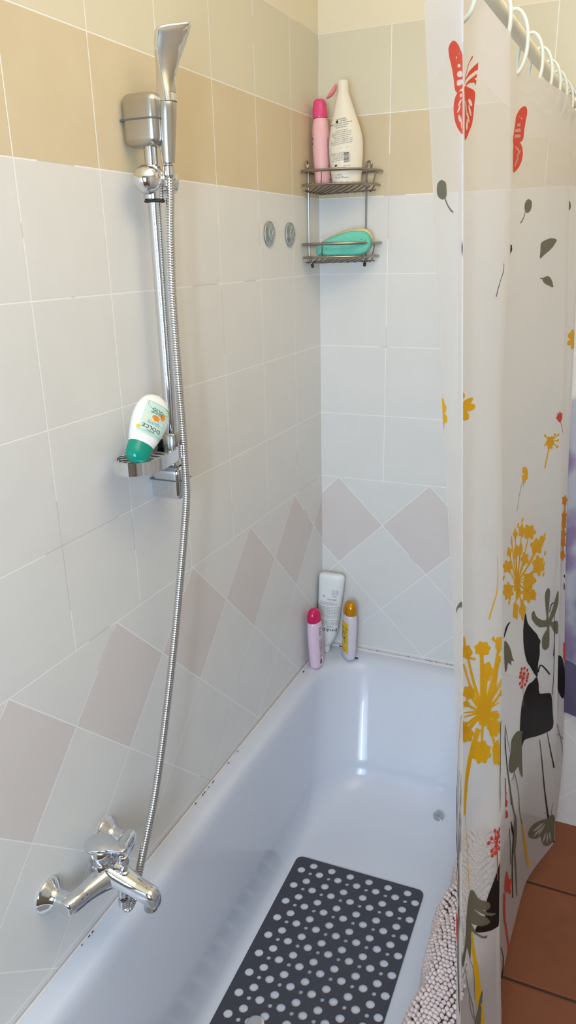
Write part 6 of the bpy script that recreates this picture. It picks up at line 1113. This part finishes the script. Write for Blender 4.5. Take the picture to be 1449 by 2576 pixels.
while y > -1.62:
    s = hem(y)+.002+(row % 2)*.004
    while s < .168:
        ssx = s+rnd.uniform(-.0012, .0012); yy = y+rnd.uniform(-.0012, .0012)+.004*math.sin(s*60+y*9)
        p = rugp(ssx, yy); q = rugp(ssx+.004, yy); tg = (q-p).normalized(); nr = Vector((0, 1, 0)).cross(tg); nr = -nr if nr.dot(Vector((-.3, 0, 1))) < 0 and ssx < .15 else nr
        if ssx < .09 and nr.x > 0: nr = -nr
        if ssx > .10 and nr.z < 0: nr = -nr
        lean = (nr+Vector((rnd.uniform(-.25, .25), rnd.uniform(-.3, .3), -.15+rnd.uniform(-.15, .15)))).normalized()
        a, b = frame(lean); ra = rnd.uniform(.0042, .0050); ln = ra*rnd.uniform(1.1, 1.4); c = p+nr*.0055; k0 = len(verts)
        for v in icov: verts.append(c+a*(v.x*ra)+b*(v.y*ra)+lean*(v.z*ln))
        faces += [[k0+i for i in f] for f in icof]; s += .0088
    y -= .0084; row += 1
me = bpy.data.meshes.new('bobble_pile'); me.from_pydata(verts, [], faces)
def bob_mat():
    m = mat('mauve chenille', srgb(206, 190, 190), .85, spec=.2); nt = m.node_tree; b = nt.nodes['Principled BSDF']; tc = nt.nodes.new('ShaderNodeTexCoord')
    nt.links.new(mixc(nt, noise(nt, tc.outputs['Object'], 40, 2), srgb(192, 174, 176), srgb(222, 208, 204)), b.inputs['Base Color']); return m
pile = link('bobble_pile', me, bob_mat(), rug); pile['_o'] = [0, 0, 0]; tag(pile, kind='stuff')

# ------------------------------------------------------------------ towels on the back wall past the curtain
def cloth(name, x0, x1, ztop_, zbot, yo, m, ph, label, amp=.012, slant=0):
    t = thing(name, label, 'towel', ((x0+x1)/2, -.03, ztop_))
    bm = bmesh.new(); g = []
    for i in range(61):
        u = i/60; x = lerp(x0, x1, u); c = []
        for j in range(31):
            v = j/30; z = lerp(ztop_+.0*u, zbot+slant*u, v); a = amp*(.5+.8*v)
            c.append(bm.verts.new((x+.006*math.sin(v*5+u*7), yo-a*(1+math.sin(u*23+ph+.7*math.sin(v*3)))-.010*math.sin(PI*v), z)))
        g.append(c)
    for i in range(60):
        for j in range(30): bm.faces.new((g[i][j], g[i+1][j], g[i+1][j+1], g[i][j+1]))
    bmesh.ops.solidify(bm, geom=bm.faces[:], thickness=.004)
    obj('cloth', bm, m, t)
    bm = bmesh.new(); xm = (x0+x1)/2; tube(bm, [(x0+.02, -.020, ztop_-.004), (x1-.02, -.020, ztop_-.004)], .006, 10); tube(bm, [(xm, -.001, ztop_-.004), (xm, -.022, ztop_-.004)], .008, 10)
    obj('hanging_peg', bm, M['chrome'], t); return t
cloth('hanging_towel', .715, 1.10, .285, -.46, -.030, towel_mat('white towel with lilac blots', srgb(226, 226, 236), srgb(186, 168, 206), 9, .52), 1., 'white towel with lilac blots hanging on the back wall past the curtain', slant=-.10)
cloth('hanging_towel', .742, 1.08, -.30, -.66, -.010, towel_mat('lilac towel', srgb(158, 150, 176), srgb(142, 132, 164), 6, .5), 2.2, 'lilac towel hanging lowest on the back wall past the curtain', amp=.006)

# ------------------------------------------------------------------ light
def area(name, loc, rot, sx, sy, e, col):
    l = bpy.data.lights.new(name, 'AREA'); l.shape = 'RECTANGLE'; l.size = sx; l.size_y = sy; l.energy = e; l.color = col
    o = bpy.data.objects.new(name, l); COL.objects.link(o); o.location = loc; o.rotation_euler = rot; return o
area('window_daylight', ((WX0+WX1)/2, YF-.015, (WZ0+WZ1)/2), (math.radians(90), 0, 0), WX1-WX0-.1, WZ1-WZ0-.1, 25, (.52, .74, 1.0))
area('streak_strip', (.86, YF+.02, (WZ0+WZ1)/2), (math.radians(90), 0, 0), .10, WZ1-WZ0-.15, 12, (.72, .86, 1.0))  # added narrow strip light that draws the long streak in the tub corner
area('bounce_fill', (1.05, -1.25, 1.20), (PI, 0, 0), .8, .8, 12.5, (1.0, .84, .60))  # added light without a fitting, aimed up to warm the upper walls
area('ceiling_fill', (.9, -1.2, CZ-.02), (0, 0, 0), 1.2, 1.2, 4.5, (1.0, .90, .74))  # added broad warm fill below the ceiling, no fitting modelled
w = bpy.data.worlds.new('World'); sc.world = w; w.use_nodes = True
bg = w.node_tree.nodes['Background']; bg.inputs[0].default_value = (.75, .86, 1, 1); bg.inputs[1].default_value = 1.0

# ------------------------------------------------------------------ camera
cd = bpy.data.cameras.new('camera'); co = bpy.data.objects.new('camera', cd); COL.objects.link(co)
Rr = [[0.9135703579506548, 0.406065223653547, -0.02236593868156197], [-0.11224254721950377, 0.3046210053300562, 0.9458370122306398], [-0.39088465263756517, 0.8615782478979496, -0.32387051591879934]]
m4 = Matrix(((Rr[0][0], Rr[1][0], -Rr[2][0], 0.8428345), (Rr[0][1], Rr[1][1], -Rr[2][1], -2.1194433), (Rr[0][2], Rr[1][2], -Rr[2][2], .6607158), (0, 0, 0, 1)))
co.matrix_world = m4
cd.sensor_fit = 'VERTICAL'; cd.sensor_height = 36; cd.sensor_width = 36*1449/2576; cd.lens = 1906.66784*36/2576; cd.clip_start = .02
sc.camera = co
sc.view_settings.view_transform = 'Standard'; sc.view_settings.look = 'None'; sc.view_settings.exposure = .06; sc.view_settings.gamma = 1

# lift everything so that the floor lies at zero
for o in sc.objects:
    if o.parent is None: o.location.z += ZO
for o in sc.objects:
    if '_o' in o: del o['_o']
